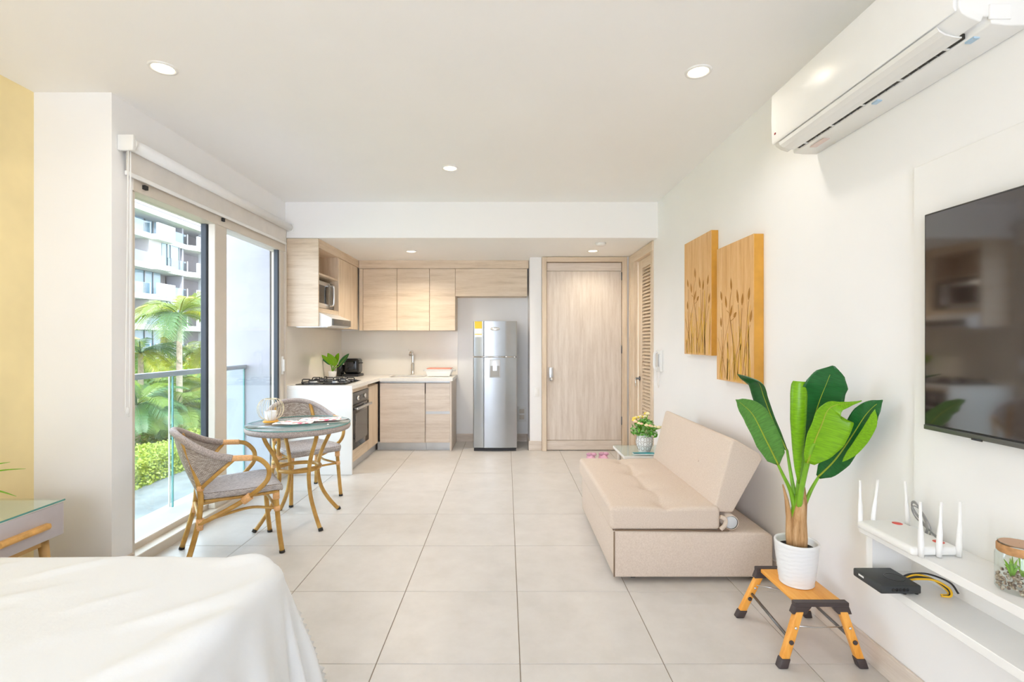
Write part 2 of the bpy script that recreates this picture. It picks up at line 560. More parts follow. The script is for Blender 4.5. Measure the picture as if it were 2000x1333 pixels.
# left: gold bedside wall, white pier and window wall
struct(box('wall_bedside', M['gold_wall'], XB - .1, XB, -2.3, 2.8, 0, CE), 'gold finished wall beside the bed')
wl = MB()
wl.box(XB - .1, XL, 2.8, 2.955, -.05, CE)
wl.box(-2.36, XL, 2.955, 4.995, 2.335, CE)
wl.box(-2.36, XL, 4.995, 6.84, -.05, CE)
struct(wl.build('wall_left', M['wall']), 'white window wall with a pier')
wr = MB()
wr.box(XR, XR + .15, -2.3, 5.19, -.05, CE)
wr.box(XR, XR + .15, 5.905, 6.84, -.05, SO)
wr.box(XR, XR + .15, 5.19, 5.905, 2.31, SO)
struct(wr.build('wall_right', M['wall']), 'long white wall on the right')
wb = MB()
wb.box(-2.3, .29, YB, YB + .1, -.05, SO)
wb.box(.29, .435, 6.15, YB + .1, -.05, SO)
wb.box(.435, XR, 6.19, 6.25, -.05, SO)
wb.box(1.482, XR, 6.12, 6.19, -.05, SO)
struct(wb.build('wall_back', M['wall']), 'white back wall with fridge recess')
wf = MB()  # rear wall out of view; opening added and sized to let light in
wf.box(XB - .1, XR + .15, -2.3, -2.2, 2.45, CE)
wf.box(XB - .1, -1.75, -2.3, -2.2, -.05, 2.45)
wf.box(.35, XR + .15, -2.3, -2.2, -.05, 2.45)
struct(wf.build('wall_front', M['wall']))
# baseboards
def basebd(name, m, a):
    struct(box(name, m, *a, bevel=.003, seg=1))
basebd('baseboard_right', M['pale_y'], (XR - .014, XR, -2.2, 5.135, 0, .105))
basebd('baseboard_alcove', M['pale_x'], (-.67, .29, YB - .014, YB, 0, .105))
basebd('baseboard_recess', M['pale_y'], (.276, .29, 6.15, YB - .014, 0, .105))
basebd('baseboard_pillar', M['pale_x'], (.276, .437, 6.136, 6.15, 0, .115))
basebd('baseboard_pier', M['pale_y'], (XL, XL + .014, 2.8, 2.95, 0, .09))
# backsplash
struct(box('trim_1', M['splash'], -2.22, -.655, YB - .008, YB, .90, 1.49), 'beige glass backsplash behind the sink')
struct(box('trim_2', M['splash'], XL, XL + .008, 5.015, YB - .008, .90, 1.50), 'beige glass backsplash behind the cooktop')

# ---------------------------------------------------------------- sliding window
win = struct(thing('window_1', None, None, (XL, 3.97, 0)), 'sliding balcony window with two tall panes')
def wbox(name, m, x0, x1, y0, y1, z0, z1, p=win, b=.004):
    return box(name, m, x0, x1, y0, y1, z0, z1, p, b, 1)
wbox('head_frame', M['frame_beige'], -2.35, -2.222, 2.957, 4.993, 2.245, 2.333)
sill = MB(); sill.box(-2.37, -2.30, 2.957, 4.993, -.04, .075); sill.box(-2.30, -2.285, 2.957, 4.993, -.04, .10)
sill.box(-2.285, -2.205, 2.957, 4.993, -.04, .062)
sill.build('sill_frame', M['frame_beige'], win, bevel=.004, seg=1)
wbox('jamb_frame', M['frame_beige'], -2.35, -2.23, 2.957, 2.985, .06, 2.245)
wbox('jamb_frame', M['frame_beige'], -2.35, -2.205, 4.962, 4.993, .06, 2.245)
wbox('fixed_stile', M['gasket'], -2.335, -2.29, 3.79, 3.83, .1, 2.245)
wbox('window_pane', M['window_glass'], -2.318, -2.312, 2.985, 3.80, .1, 2.245, b=0)
sash = wbox('sash_stile', M['frame_beige'], -2.282, -2.228, 3.80, 3.96, .062, 2.33)
wbox('sash_stile', M['frame_beige'], -2.282, -2.224, 4.885, 4.96, .062, 2.33)
wbox('sash_rail', M['frame_beige'], -2.282, -2.228, 3.96, 4.885, 2.268, 2.33)
wbox('sash_rail', M['frame_beige'], -2.282, -2.228, 3.96, 4.885, .062, .13)
gk = MB(); gk.box(-2.275, -2.236, 4.855, 4.885, .13, 2.268); gk.box(-2.275, -2.236, 3.96, 3.966, .13, 2.268); gk.box(-2.275, -2.236, 3.966, 4.855, 2.258, 2.268)
gk.build('gasket', M['gasket'], win)
wbox('window_pane', M['window_glass'], -2.258, -2.252, 3.96, 4.87, .13, 2.266, b=0)
hd = MB(); hd.box(-2.224, -2.212, 4.905, 4.94, 1.02, 1.20); hd.box(-2.214, -2.196, 4.912, 4.934, 1.05, 1.17)
hd.build('window_handle', M['white_plastic'], win, bevel=.004)
lk = MB(); lk.box(-2.222, -2.205, 3.03, 3.06, 2.275, 2.30); lk.box(-2.222, -2.208, 3.87, 3.90, 2.285, 2.31)
lk.build('window_stop', M['rubber'], win)

# roller blind
bl = thing('roller_blind', 'white roller blind rolled up above the sliding window', 'blind', (-2.175, 3.9, 2.31))
MB().tube([(-2.175, 2.87, 2.488), (-2.175, 4.975, 2.488)], .036, 20).build('roller_tube', M['white'], bl)
MB().box(-2.206, -2.203, 2.88, 4.97, 2.335, 2.49).build('fabric', plain('blind_fabric', (.72, .69, .65, 1), .8), bl)
MB().box(-2.212, -2.197, 2.875, 4.972, 2.312, 2.337).build('bottom_bar', M['white'], bl, bevel=.004)
br_ = MB(); br_.box(-2.224, -2.135, 2.838, 2.862, 2.44, 2.53); br_.lathe([(.040, 0), (.040, .012), (.03, .016)], (-2.172, 2.862, 2.487), 20, True, Matrix.Rotation(-PI / 2, 4, 'X'))
br_.build('bracket', M['white_plastic'], bl, bevel=.004)
MB().box(-2.224, -2.14, 4.976, 4.992, 2.445, 2.53).build('bracket', M['white_plastic'], bl, bevel=.004)
ch = MB()
ch.tube(spline([(-2.17, 2.85, 2.45), (-2.172, 2.845, 1.8), (-2.178, 2.84, .98), (-2.178, 2.855, .955), (-2.176, 2.868, .98), (-2.168, 2.862, 1.8), (-2.165, 2.862, 2.45)], 8), .0035, 6)
ch.build('pull_chain', M['white_plastic'], bl)
MB().sphere((-2.178, 2.853, .945), .014, 10, 6, (1, 1, 1.6)).build('chain_weight', M['white_plastic'], bl)

# ---------------------------------------------------------------- doors
d1 = struct(thing('door_1', None, None, (.96, 6.12, 0)), 'pale washed oak entrance door in an oak frame')
fr = MB(); fr.box(.438, .494, 6.09, 6.19, 0, 2.385); fr.box(1.424, 1.482, 6.09, 6.19, 0, 2.385)
fr.build('door_frame', M['oak_z'], d1, bevel=.003, seg=1)
MB().box(.494, 1.424, 6.09, 6.19, 2.325, 2.385).build('door_head', M['oak_x'], d1, bevel=.003, seg=1)
MB().box(.499, 1.419, 6.125, 6.165, .13, 2.215).build('door_panel', M['pale_z'], d1, bevel=.003, seg=1)
MB().box(.499, 1.419, 6.122, 6.165, 2.218, 2.318).build('door_rail', M['pale_x'], d1, bevel=.003, seg=1)
MB().box(.499, 1.419, 6.122, 6.165, .008, .126).build('door_rail', M['pale_x'], d1, bevel=.003, seg=1)
lkk = MB().box(.525, .575, 6.098, 6.125, .86, 1.03).build('lock_plate', M['alu'], d1, bevel=.006)
MB().lathe([(.026, 0), (.026, .012), (.018, .03), (.02, .05), (.001, .055)], (.552, 6.098, .885), 18, True, Matrix.Rotation(PI / 2, 4, 'X')).build('knob', M['chrome'], lkk)
for z in (.32, 1.2, 2.1):
    MB().tube([(1.421, 6.112, z), (1.421, 6.112, z + .1)], .008, 8).build('hinge', M['steel_dark'], d1)

d2 = struct(thing('door_2', None, None, (1.56, 5.55, 0)), 'louvred oak door in the right wall')
cs = MB()
cs.box(1.508, 1.56, 5.88, 6.06, 0, 2.385); cs.box(1.50, 1.525, 6.02, 6.09, 0, 2.385)
cs.box(1.51, 1.56, 5.14, 5.21, 0, 2.385)
cs.build('door_frame', M['oak_z'], d2, bevel=.003, seg=1)
MB().box(1.504, 1.60, 5.136, 6.064, 2.29, 2.387).build('door_head', M['oak_y'], d2, bevel=.003, seg=1)
MB().box(1.56, 1.60, 5.705, 5.879, .01, 2.288).build('door_stile', M['oak_z'], d2, bevel=.002, seg=1)
MB().box(1.56, 1.60, 5.212, 5.365, .01, 2.288).build('door_stile', M['oak_z'], d2, bevel=.002, seg=1)
MB().box(1.56, 1.60, 5.365, 5.705, 2.19, 2.288).build('door_rail', M['oak_y'], d2, bevel=.002, seg=1)
MB().box(1.56, 1.60, 5.365, 5.705, .01, .20).build('door_rail', M['oak_y'], d2, bevel=.002, seg=1)
MB().box(1.598, 1.603, 5.365, 5.705, .2, 2.19).build('door_backing', M['oak_z'], d2)
smesh = None
nsl = 52
for k in range(nsl):
    z = .215 + (2.178 - .215) * k / (nsl - 1)
    if smesh is None:
        R = Matrix.Rotation(math.radians(-50), 4, 'Y')
        T = Matrix.Translation((1.575, 5.535, z))
        so = MB().box(-.021, .021, -.17, .17, -.0035, .0035, T @ R).build('slat', M['oak_y'], d2)
        smesh = so; z0 = z
    else:
        s2 = smesh.copy(); COL.objects.link(s2); s2.parent = d2; s2.location.z = z - z0
hm = MB().lathe([(.026, 0), (.026, .01), (.012, .014), (.012, .05)], (1.56, 5.80, .915), 16, True, Matrix.Rotation(-PI / 2, 4, 'Y')).build('handle_rose', M['steel_dark'], d2)
MB().tube(spline([(1.515, 5.80, .915), (1.505, 5.79, .905), (1.505, 5.775, .87), (1.51, 5.785, .835), (1.515, 5.80, .825)], 5), .009, 8).build('lever', M['chrome'], hm)

# ================================================================ KITCHEN
def unit(name, label, loc, cat='cabinet', group=None):
    return thing(name, label, cat, loc, group)
# upper cabinets on the back wall
Z0, Z1 = 1.488, 2.283
u = unit('wall_cabinet', 'oak wall cabinet with two doors over the sink', (-1.42, 6.54, Z0))
MB().box(-1.895, -.99, 6.412, YB, Z0 + .004, Z1).build('body', M['oak_x'], u)
MB().box(-1.843, -1.409, 6.39, 6.41, Z0, Z1).build('door', M['oak_x'], u, bevel=.0015, seg=1)
MB().box(-1.405, -.992, 6.39, 6.41, Z0, Z1).build('door', M['oak_x'], u, bevel=.0015, seg=1)
MB().box(-1.895, -1.848, 6.395, 6.412, Z0, Z1).build('filler', M['oak_z'], u)
u = unit('wall_cabinet', 'narrow oak wall cabinet with one door left of the fridge recess', (-.82, 6.54, Z0))
MB().box(-.988, -.658, 6.412, YB, Z0 + .004, Z1).build('body', M['oak_x'], u)
MB().box(-.986, -.66, 6.39, 6.41, Z0, Z1).build('door', M['oak_x'], u, bevel=.0015, seg=1)
u = unit('wall_cabinet', 'low wide oak flap cabinet above the fridge', (-.19, 6.54, 1.93))
MB().box(-.655, .268, 6.412, YB, 1.934, Z1).build('body', M['oak_x'], u)
MB().box(-.655, .268, 6.39, 6.41, 1.93, Z1).build('door', M['oak_x'], u, bevel=.0015, seg=1)
struct(box('trim_3', M['oak_x'], -1.895, .285, 6.385, 6.41, 2.287, SO), 'oak fascia above the back wall cabinets')
# upper cabinet on the left wall with open niche
u = unit('niche_cabinet', 'oak wall cabinet with open niche and door beside the window', (-2.06, 5.7, 1.498))
MB().box(-2.222, -1.90, 5.02, 5.04, 1.498, 2.388).build('side_panel', M['oak_x'], u, bevel=.0015, seg=1)
MB().box(-2.222, -1.905, 5.632, 5.65, 1.498, 2.388).build('side_panel', M['oak_z'], u)
MB().box(-2.222, -2.20, 5.04, 5.632, 1.64, 2.388).build('back_panel', M['oak_y'], u)
MB().box(-2.20, -1.91, 5.04, 5.632, 2.03, 2.05).build('shelf', M['oak_y'], u, bevel=.0015, seg=1)
MB().box(-2.20, -1.905, 5.04, 5.632, 1.645, 1.69).build('shelf', M['oak_y'], u, bevel=.0015, seg=1)
MB().box(-2.20, -1.91, 5.04, 5.632, 2.298, 2.318).build('shelf', M['oak_y'], u)
MB().box(-2.20, -1.93, 5.65, 6.385, 1.502, 2.388).build('body', M['oak_y'], u)
MB().box(-1.92, -1.90, 5.637, 6.31, 1.498, 2.292).build('door', M['oak_z'], u, bevel=.0015, seg=1)
MB().box(-1.93, -1.912, 6.314, 6.384, 1.498, 2.292).build('filler', M['oak_z'], u)
MB().box(-1.922, -1.898, 5.041, 6.384, 2.297, 2.388).build('fascia', M['oak_y'], u, bevel=.0015, seg=1)
# microwave in niche
mw = thing('microwave', 'steel microwave in the open niche above the range hood', 'microwave', (-2.06, 5.33, 1.69))
MB().box(-2.195, -1.965, 5.06, 5.60, 1.70, 1.985).build('casing', M['alu'], mw, bevel=.004)
MB().box(-1.964, -1.945, 5.06, 5.48, 1.70, 1.985).build('door', M['steel'], mw, bevel=.004)
MB().box(-1.945, -1.942, 5.12, 5.42, 1.75, 1.94).build('door_window', M['black_gloss'], mw)
MB().box(-1.964, -1.945, 5.485, 5.60, 1.70, 1.985).build('control_panel', M['steel_dark'], mw, bevel=.003)
MB().tube(spline([(-1.945, 5.455, 1.735), (-1.905, 5.455, 1.745), (-1.895, 5.455, 1.78), (-1.895, 5.455, 1.92), (-1.905, 5.455, 1.95), (-1.945, 5.455, 1.96)], 5), .012, 10).build('handle', M['chrome'], mw)
for yy in (5.1, 5.56):
    MB().lathe([(.012, 0), (.012, .012)], (-2.0, yy, 1.69), 10).build('foot', M['rubber'], mw)
# hood
hood = thing('range_hood', 'slim range hood with sloping white front under the niche', 'range hood', (-1.98, 5.35, 1.5))
MB().prism([(-2.21, 1.643), (-1.905, 1.643), (-1.775, 1.585), (-1.775, 1.505), (-1.80, 1.498), (-2.21, 1.498)], 'y', 5.045, 5.63).build('canopy', M['white'], hood, bevel=.003)
MB().box(-1.776, -1.762, 5.06, 5.63, 1.512, 1.578).build('front_strip', M['steel_dark'], hood, bevel=.002)
MB().lathe([(.008, 0), (.008, .004)], (-1.762, 5.35, 1.545), 12, True, Matrix.Rotation(PI / 2, 4, 'Y')).build('button', M['chrome'], hood)
MB().box(-2.15, -1.83, 5.08, 5.6, 1.492, 1.499).build('grease_filter', M['steel'], hood)
# countertop with waterfall end
ct = thing('countertop', 'white L-shaped kitchen worktop with waterfall end panel', 'worktop', (-1.9, 5.9, .86))
c_ = MB()
c_.box(-2.222, -1.555, 5.0, 6.07, .862, .90)
c_.box(-2.222, -1.48, 6.07, YB - .01, .862, .90)
c_.box(-1.04, -.657, 6.07, YB - .01, .862, .90)
c_.box(-1.48, -1.04, 6.07, 6.19, .862, .90)
c_.box(-1.48, -1.04, 6.56, YB - .01, .862, .90)
c_.build('slab', M['quartz'], ct)
MB().box(-2.222, -1.555, 5.0, 5.028, .002, .861).build('end_panel', M['white'], ct, bevel=.0015, seg=1)
sk = thing('sink', 'undermounted steel sink basin in the back worktop', 'sink', (-1.26, 6.37, .7))
b_ = MB(); b_.box(-1.48, -1.04, 6.19, 6.56, .70, .708)
for a in ((-1.486, -1.48, 6.184, 6.566), (-1.04, -1.034, 6.184, 6.566), (-1.48, -1.04, 6.184, 6.19), (-1.48, -1.04, 6.56, 6.566)):
    b_.box(a[0], a[1], a[2], a[3], .70, .861)
b_.build('basin', M['steel'], sk)
MB().lathe([(.04, 0), (.04, .003), (.02, .001)], (-1.26, 6.4, .708), 16).build('drain', M['chrome'], sk)
fa = thing('faucet', 'tall chrome single-lever kitchen faucet behind the sink', 'faucet', (-1.245, 6.61, .90))
fb = MB(); fb.lathe([(.032, 0), (.032, .012), (.024, .016), (.024, .15), (.020, .155)], (-1.245, 6.61, .90), 18); fb.build('base', M['chrome'], fa)
MB().tube(spline([(-1.245, 6.61, 1.05), (-1.245, 6.61, 1.17), (-1.245, 6.59, 1.205), (-1.245, 6.53, 1.215), (-1.245, 6.46, 1.20), (-1.245, 6.43, 1.17)], 6), .018, 12).build('spout', M['chrome'], fa)
MB().tube([(-1.245, 6.61, 1.19), (-1.27, 6.60, 1.225), (-1.30, 6.585, 1.23)], .006, 8).build('lever', M['chrome'], fa)
# dish basket
db = thing('dish_tray', 'white dish tray with coral boards laid across at worktop end', 'dish tray', (-.86, 6.4, .90))
q = MB(); q.prism([(-1.03, .985), (-1.0, .905), (-.72, .905), (-.69, .985)], 'y', 6.28, 6.52); q.build('tray', M['white_plastic'], db, bevel=.006)
MB().box(-1.03, -.69, 6.27, 6.53, .985, .995).build('rim', M['white_plastic'], db, bevel=.003)
MB().box(-1.01, -.705, 6.28, 6.52, .9955, 1.006).build('board', plain('coral_plastic', (.75, .28, .20, 1), .4, var=.15, scale=20), db, bevel=.003)
for x in (-1.0, -.72):
    for y in (6.3, 6.5):
        MB().box(x - .012, x + .012, y - .012, y + .012, .90, .906).build('foot', M['white_plastic'], db)
for sx, x in ((-1, -1.03), (1, -.69)):
    MB().tube(spline([(x, 6.34, .985), (x + sx * .025, 6.35, .975), (x + sx * .03, 6.40, .97), (x + sx * .025, 6.45, .975), (x, 6.46, .985)], 4), .007, 8).build('handle', M['white_plastic'], db)
# base cabinets, back: paler oak tone puts the greyer light into the colour
u = unit('base_cabinet', 'oak sink base cabinet, grey light in its colour, with one wide door', (-1.28, 6.39, .0))
MB().box(-1.555, -.995, 6.115, YB, .1, .70).build('body', M['pale_x'], u)
MB().box(-1.551, -1.001, 6.09, 6.11, .106, .834).build('door', M['pale_x'], u, bevel=.0015, seg=1)
MB().box(-1.60, -.995, 6.17, 6.185, .0, .1).build('plinth', M['alu'], u)
MB().box(-1.555, -.995, 6.10, 6.13, .84, .861).build('grip_rail', M['alu'], u)
u = unit('base_cabinet', 'oak drawer base cabinet, grey light in its colour, at the worktop end', (-.84, 6.39, .0))
MB().box(-.993, -.695, 6.115, YB, .1, .835).build('body', M['pale_x'], u)
MB().box(-.989, -.695, 6.09, 6.11, .489, .834).build('drawer', M['pale_x'], u, bevel=.0015, seg=1)
MB().box(-.989, -.695, 6.09, 6.11, .106, .455).build('drawer', M['pale_x'], u, bevel=.0015, seg=1)
MB().box(-.989, -.695, 6.098, 6.114, .455, .489).build('grip_rail', M['alu'], u)
MB().box(-.993, -.695, 6.10, 6.13, .84, .861).build('grip_rail', M['alu'], u)
MB().box(-.694, -.672, 6.09, YB - .015, .002, .861).build('side_panel', M['pale_z'], u)
MB().box(-.993, -.695, 6.17, 6.185, .0, .1).build('plinth', M['alu'], u)
# base cabinets, left
u = unit('oven_cabinet', 'oak oven housing cabinet in the left counter run', (-1.87, 5.34, 0))
MB().box(-2.21, -2.15, 5.03, 5.645, .1, .85).build('body', M['oak_y'], u)
MB().box(-1.595, -1.575, 5.03, 5.643, .82, .861).build('top_rail', M['oak_y'], u)
MB().box(-1.595, -1.575, 5.03, 5.643, .104, .232).build('bottom_panel', M['oak_y'], u, bevel=.0015, seg=1)
MB().box(-1.64, -1.62, 5.03, 5.645, 0, .1).build('plinth', M['alu'], u)
u = unit('corner_cabinet', 'narrow oak corner cabinet door right of the oven', (-1.87, 5.86, 0))
MB().box(-2.21, -1.60, 5.65, 6.08, .1, .835).build('body', M['oak_y'], u)
MB().box(-1.595, -1.575, 5.648, 6.085, .106, .828).build('door', M['oak_z'], u, bevel=.0015, seg=1)
MB().box(-1.64, -1.62, 5.645, 6.16, 0, .1).build('plinth', M['alu'], u)
# oven
ov = thing('oven', 'built-in steel and black glass oven in left counter', 'oven', (-1.85, 5.34, .236))
MB().box(-2.14, -1.58, 5.045, 5.635, .24, .81).build('casing', M['steel_dark'], ov)
MB().box(-1.58, -1.562, 5.045, 5.635, .695, .815).build('control_panel', M['steel_dark'], ov, bevel=.002)
od = MB().box(-1.58, -1.560, 5.045, 5.635, .237, .69).build('door', M['black_gloss'], ov, bevel=.003)
MB().box(-1.560, -1.5575, 5.12, 5.56, .30, .60).build('door_window', plain('smoked_glass', (.10, .095, .09, 1), .1), od)
hb = MB(); hb.box(-1.535, -1.515, 5.07, 5.61, .642, .668); hb.box(-1.56, -1.53, 5.10, 5.13, .648, .662); hb.box(-1.56, -1.53, 5.55, 5.58, .648, .662)
hb.build('handle', M['steel'], od, bevel=.003)
for y in (5.14, 5.40):
    MB().lathe([(.026, 0), (.024, .022), (.001, .024)], (-1.562, y + .05, .755), 16, True, Matrix.Rotation(PI / 2, 4, 'Y')).build('knob', M['chrome'], ov)
MB().box(-1.562, -1.5605, 5.29, 5.35, .735, .775).build('display', M['black_gloss'], ov)
# cooktop
ck = thing('cooktop', 'black gas cooktop with iron pan supports on left counter', 'cooktop', (-1.9, 5.36, .90))
MB().box(-2.16, -1.65, 5.085, 5.65, .9005, .908).build('glass_top', M['black_gloss'], ck, bevel=.002)
for (x, y, r) in ((-2.03, 5.22, .05), (-1.80, 5.22, .035), (-2.03, 5.50, .035), (-1.80, 5.50, .05)):
    bo = MB().lathe([(r, 0), (r, .012), (r * .8, .015), (r * .8, .022), (r * .5, .025)], (x, y, .908), 18).build('burner', M['alu'], ck)
    MB().lathe([(r * .75, 0), (r * .75, .006), (r * .5, .009)], (x, y, .931), 18).build('burner_cap', M['iron'], bo)
    gr = MB()
    for k in range(4):
        a = k * PI / 2 + PI / 4 * 0
        ca, sa = math.cos(a), math.sin(a)
        gr.tube([(x + ca * .035, y + sa * .035, .948), (x + ca * .105, y + sa * .105, .948), (x + ca * .115, y + sa * .115, .94), (x + ca * .115, y + sa * .115, .909)], .006, 6)
    gr.tube([(x + .115 * math.cos(a), y + .115 * math.sin(a), .918) for a in [k * PI / 12 for k in range(24)]], .005, 6, True)
    gr.build('pan_support', M['iron'], ck)
for k in range(4):
    MB().lathe([(.016, 0), (.014, .018)], (-1.68, 5.20 + k * .11, .908), 12).build('knob', M['steel_dark'], ck)
# coffee machine
cm = thing('coffee_machine', 'black capsule coffee machine in the worktop corner', 'coffee machine', (-2.0, 6.42, .90))
MB().rbox((-1.985, 6.44, 1.03), (.095, .11, .10), .04, 4).build('body', M['black_gloss'], cm)
MB().box(-2.085, -1.88, 6.29, 6.55, .90, .93).build('base', M['black'], cm, bevel=.006)
MB().box(-2.04, -1.95, 6.315, 6.345, 1.02, 1.085).build('spout_head', M['black'], cm, bevel=.008)
MB().lathe([(.045, 0), (.045, .14), (.04, .15)], (-2.125, 6.36, .90), 18).build('water_tank', M['black_gloss'], cm)
MB().tube([(-1.895, 6.42, 1.07), (-1.85, 6.40, 1.072)], .006, 8).build('lever', M['black'], cm)
MB().sphere((-2.0, 6.328, 1.065), .006, 8, 6).build('button', M['chrome'], cm)

def leaf(mat_, mid, wl, wr, side, cup=0.0, name='leaf', parent=None, nu=10, nv=24, taper=None, ripple=0.0, rib=True, cupl=None):
    """a blade along the 3-D midrib curve; wl/wr half widths; side = direction of the right half; cup lifts the edges"""
    pts = spline(mid, 8)
    N = len(pts) - 1
    side = Vector(side).normalized()
    taper = taper or [(0, 0.0), (.06, .35), (.2, .8), (.45, 1), (.7, .88), (.88, .5), (1, 0.02)]
    def fn(u, v):
        x = v * N; i = min(int(x), N - 1); fr_ = x - i
        p = pts[i].lerp(pts[i + 1], fr_)
        t_ = (pts[min(i + 1, N)] - pts[max(i - 1, 0)]).normalized()
        s = (side - t_ * side.dot(t_)).normalized()
        nrm = s.cross(t_).normalized()
        e = (u - .5) * 2
        w = (wr if e > 0 else wl) * interp(taper, v)
        c = cup if (e > 0 or cupl is None) else cupl
        ang = abs(e) * c
        k = abs(e) * w
        if abs(c) > 1e-3:
            rad = w / c if c else 0
            dx = math.sin(ang) * rad; dz = (1 - math.cos(ang)) * rad
        else:
            dx, dz = k, 0
        r_ = ripple * math.sin(v * 31 + e * 3) * abs(e)
        return p + s * (dx if e > 0 else -dx) + nrm * (dz + r_)
    mb = MB().grid(fn, nu, nv)
    o = mb.build(name, mat_, parent, solid=.0012)
    if rib:
        n2 = len(pts)
        MB().tube(pts[:int(n2 * .9)], [max(.0012, .0045 * (1 - i / n2)) for i in range(int(n2 * .9))], 6).build('midrib', M['rib'], o if parent is not None else None)
    return o

# potted plant on counter
cp = thing('potted_plant', 'small broad-leaved plant in white pot on the counter beside cooktop', 'plant', (-2.12, 6.05, .90))
MB().lathe([(.038, 0), (.05, .085), (.046, .085), (.042, .07), (.001, .07)], (-2.12, 6.05, .90), 20).build('pot', M['pot'], cp)
MB().lathe([(.041, .0), (.001, .001)], (-2.12, 6.05, .971), 16, False).build('soil', M['soil'], cp)
for (pp, w, mt) in (([(646, 714), (632, 700), (612, 697)], .032, 'leaf_dark'), ([(654, 716), (650, 704), (640, 690)], .058, 'leaf_light'), ([(661, 716), (670, 705), (682, 691)], .034, 'leaf_dark'),
                    ([(655, 713), (658, 702), (662, 690)], .036, 'leaf_light'), ([(648, 713), (640, 703), (626, 693)], .03, 'leaf_light')):
    b0 = Vector((-2.12, 6.05, .97)); m = [W(px, py, 6.04 - .04 * i) for i, (px, py) in enumerate(pp)]
    MB().tube(spline([b0, b0.lerp(m[0], .5) + Vector((0, 0, .02)), m[0]], 5), .006, 6).build('stem', M['petiole'], cp)
    d = m[2] - m[0]
    leaf(M[mt], m, w, w, Vector((d.z, -.05, -d.x)), .4, 'leaf', cp, 6, 12)

# fridge
fg = thing('fridge', 'silver two-door fridge with water dispenser in the recess', 'fridge', (-.138, 6.35, 0))
MB().box(-.405, .129, 6.125, 6.62, .03, 1.592).build('casing', M['alu'], fg, bevel=.006)
def fdoor(z0, z1):
    pr = [(-.407, 6.122), (-.407, 6.095), (-.395, 6.083), (-.281, 6.073), (-.276, 6.082), (-.271, 6.066), (-.02, 6.062), (.0, 6.068), (.118, 6.09), (.131, 6.10), (.131, 6.122)]
    return MB().prism(pr, 'z', z0, z1).build('door', M['fridge'], fg, bevel=.002, seg=1)
fdoor(1.165, 1.597)
dl = fdoor(.045, 1.150)
MB().box(-.402, .126, 6.085, 6.12, 1.150, 1.165).build('door_gap', M['steel_dark'], fg)
MB().tube([(-.40, 6.068, 1.158), (-.1, 6.050, 1.158), (.10, 6.072, 1.158)], .006, 8).build('handle_strip', M['chrome'], fg)
MB().sphere((.10, 6.07, 1.155), .013, 10, 8).build('lock', M['chrome'], fg)
dp = MB(); dp.box(-.205, -.075, 6.052, 6.066, .905, 1.125); dpo = dp.build('dispenser', M['alu'], dl, bevel=.004)
MB().box(-.195, -.085, 6.049, 6.053, .915, 1.05).build('dispenser_recess', plain('dispenser_recess', (.30, .29, .26, 1), .3), dl)
MB().box(-.165, -.115, 6.046, 6.05, .99, 1.05).build('dispenser_tap', M['alu'], dl)
bd = MB().lathe([(.06, 0), (.06, .004), (.05, .007), (.001, .007)], (-.138, 6.064, 1.50), 28, True, Matrix.Diagonal((1, 1, .36)).to_4x4() @ Matrix.Rotation(PI / 2, 4, 'X')).build('badge', M['chrome'], fg)
sy = plain('energy_label_yellow', (.85, .60, .04, 1), .5)
MB().box(-.388, -.297, 6.0735, 6.0745, 1.505, 1.592, Matrix.Translation((0, 0, 0))).build('energy_label', sy, fg)
MB().box(-.388, -.297, 6.0735, 6.0745, 1.40, 1.504).build('energy_label', M['white_plastic'], fg)
MB().box(-.388, -.300, 6.0733, 6.0737, 1.43, 1.44).build('label_stripe', sy, fg)
MB().box(-.40, .12, 6.11, 6.6, 0, .03).build('base', M['black'], fg)

# wall plates
def plate(name, label, cat, org, boxes, m=M['white_plastic']):
    t_ = thing(name, label, cat, org)
    for i, (nm, a, mm) in enumerate(boxes):
        MB().box(*a).build(nm, mm, t_, bevel=.002)
plate('light_switch', 'white light switch on the narrow pillar by the door', 'switch', (.37, 6.15, .72),
      [('plate', (.345, .405, 6.138, 6.15, .665, .775), M['white_plastic']), ('rocker', (.362, .388, 6.133, 6.139, .69, .75), M['white'])])
plate('power_outlet', 'white double outlet low on the wall right of the fridge', 'outlet', (.205, YB, .36),
      [('plate', (.148, .268, 6.677, YB, .27, .47), M['white_plastic']), ('socket', (.175, .241, 6.672, 6.678, .30, .36), M['frame_beige']), ('socket', (.175, .241, 6.672, 6.678, .38, .44), M['frame_beige'])])
# intercom
ic = thing('intercom', 'white wall intercom handset left of the wheat pictures', 'intercom', (XR, 4.90, 1.05))
MB().box(1.495, XR, 4.83, 4.97, 1.05, 1.26).build('base', M['white_plastic'], ic, bevel=.006)
MB().tube(spline([(1.492, 4.93, 1.075), (1.472, 4.93, 1.09), (1.468, 4.93, 1.155), (1.472, 4.93, 1.225), (1.492, 4.93, 1.245)], 5), [.016] * 5 + [.013] * 11 + [.016] * 5, 10).build('handset', M['white'], ic)
MB().box(1.489, 1.495, 4.845, 4.885, 1.10, 1.22).build('keypad', M['alu'], ic, bevel=.002)
MB().tube(spline([(1.495, 4.94, 1.05), (1.50, 4.95, .95), (1.505, 4.93, .89), (1.505, 4.90, .92), (1.51, 4.88, 1.05)], 8), .004, 6).build('cord', M['white_plastic'], ic)

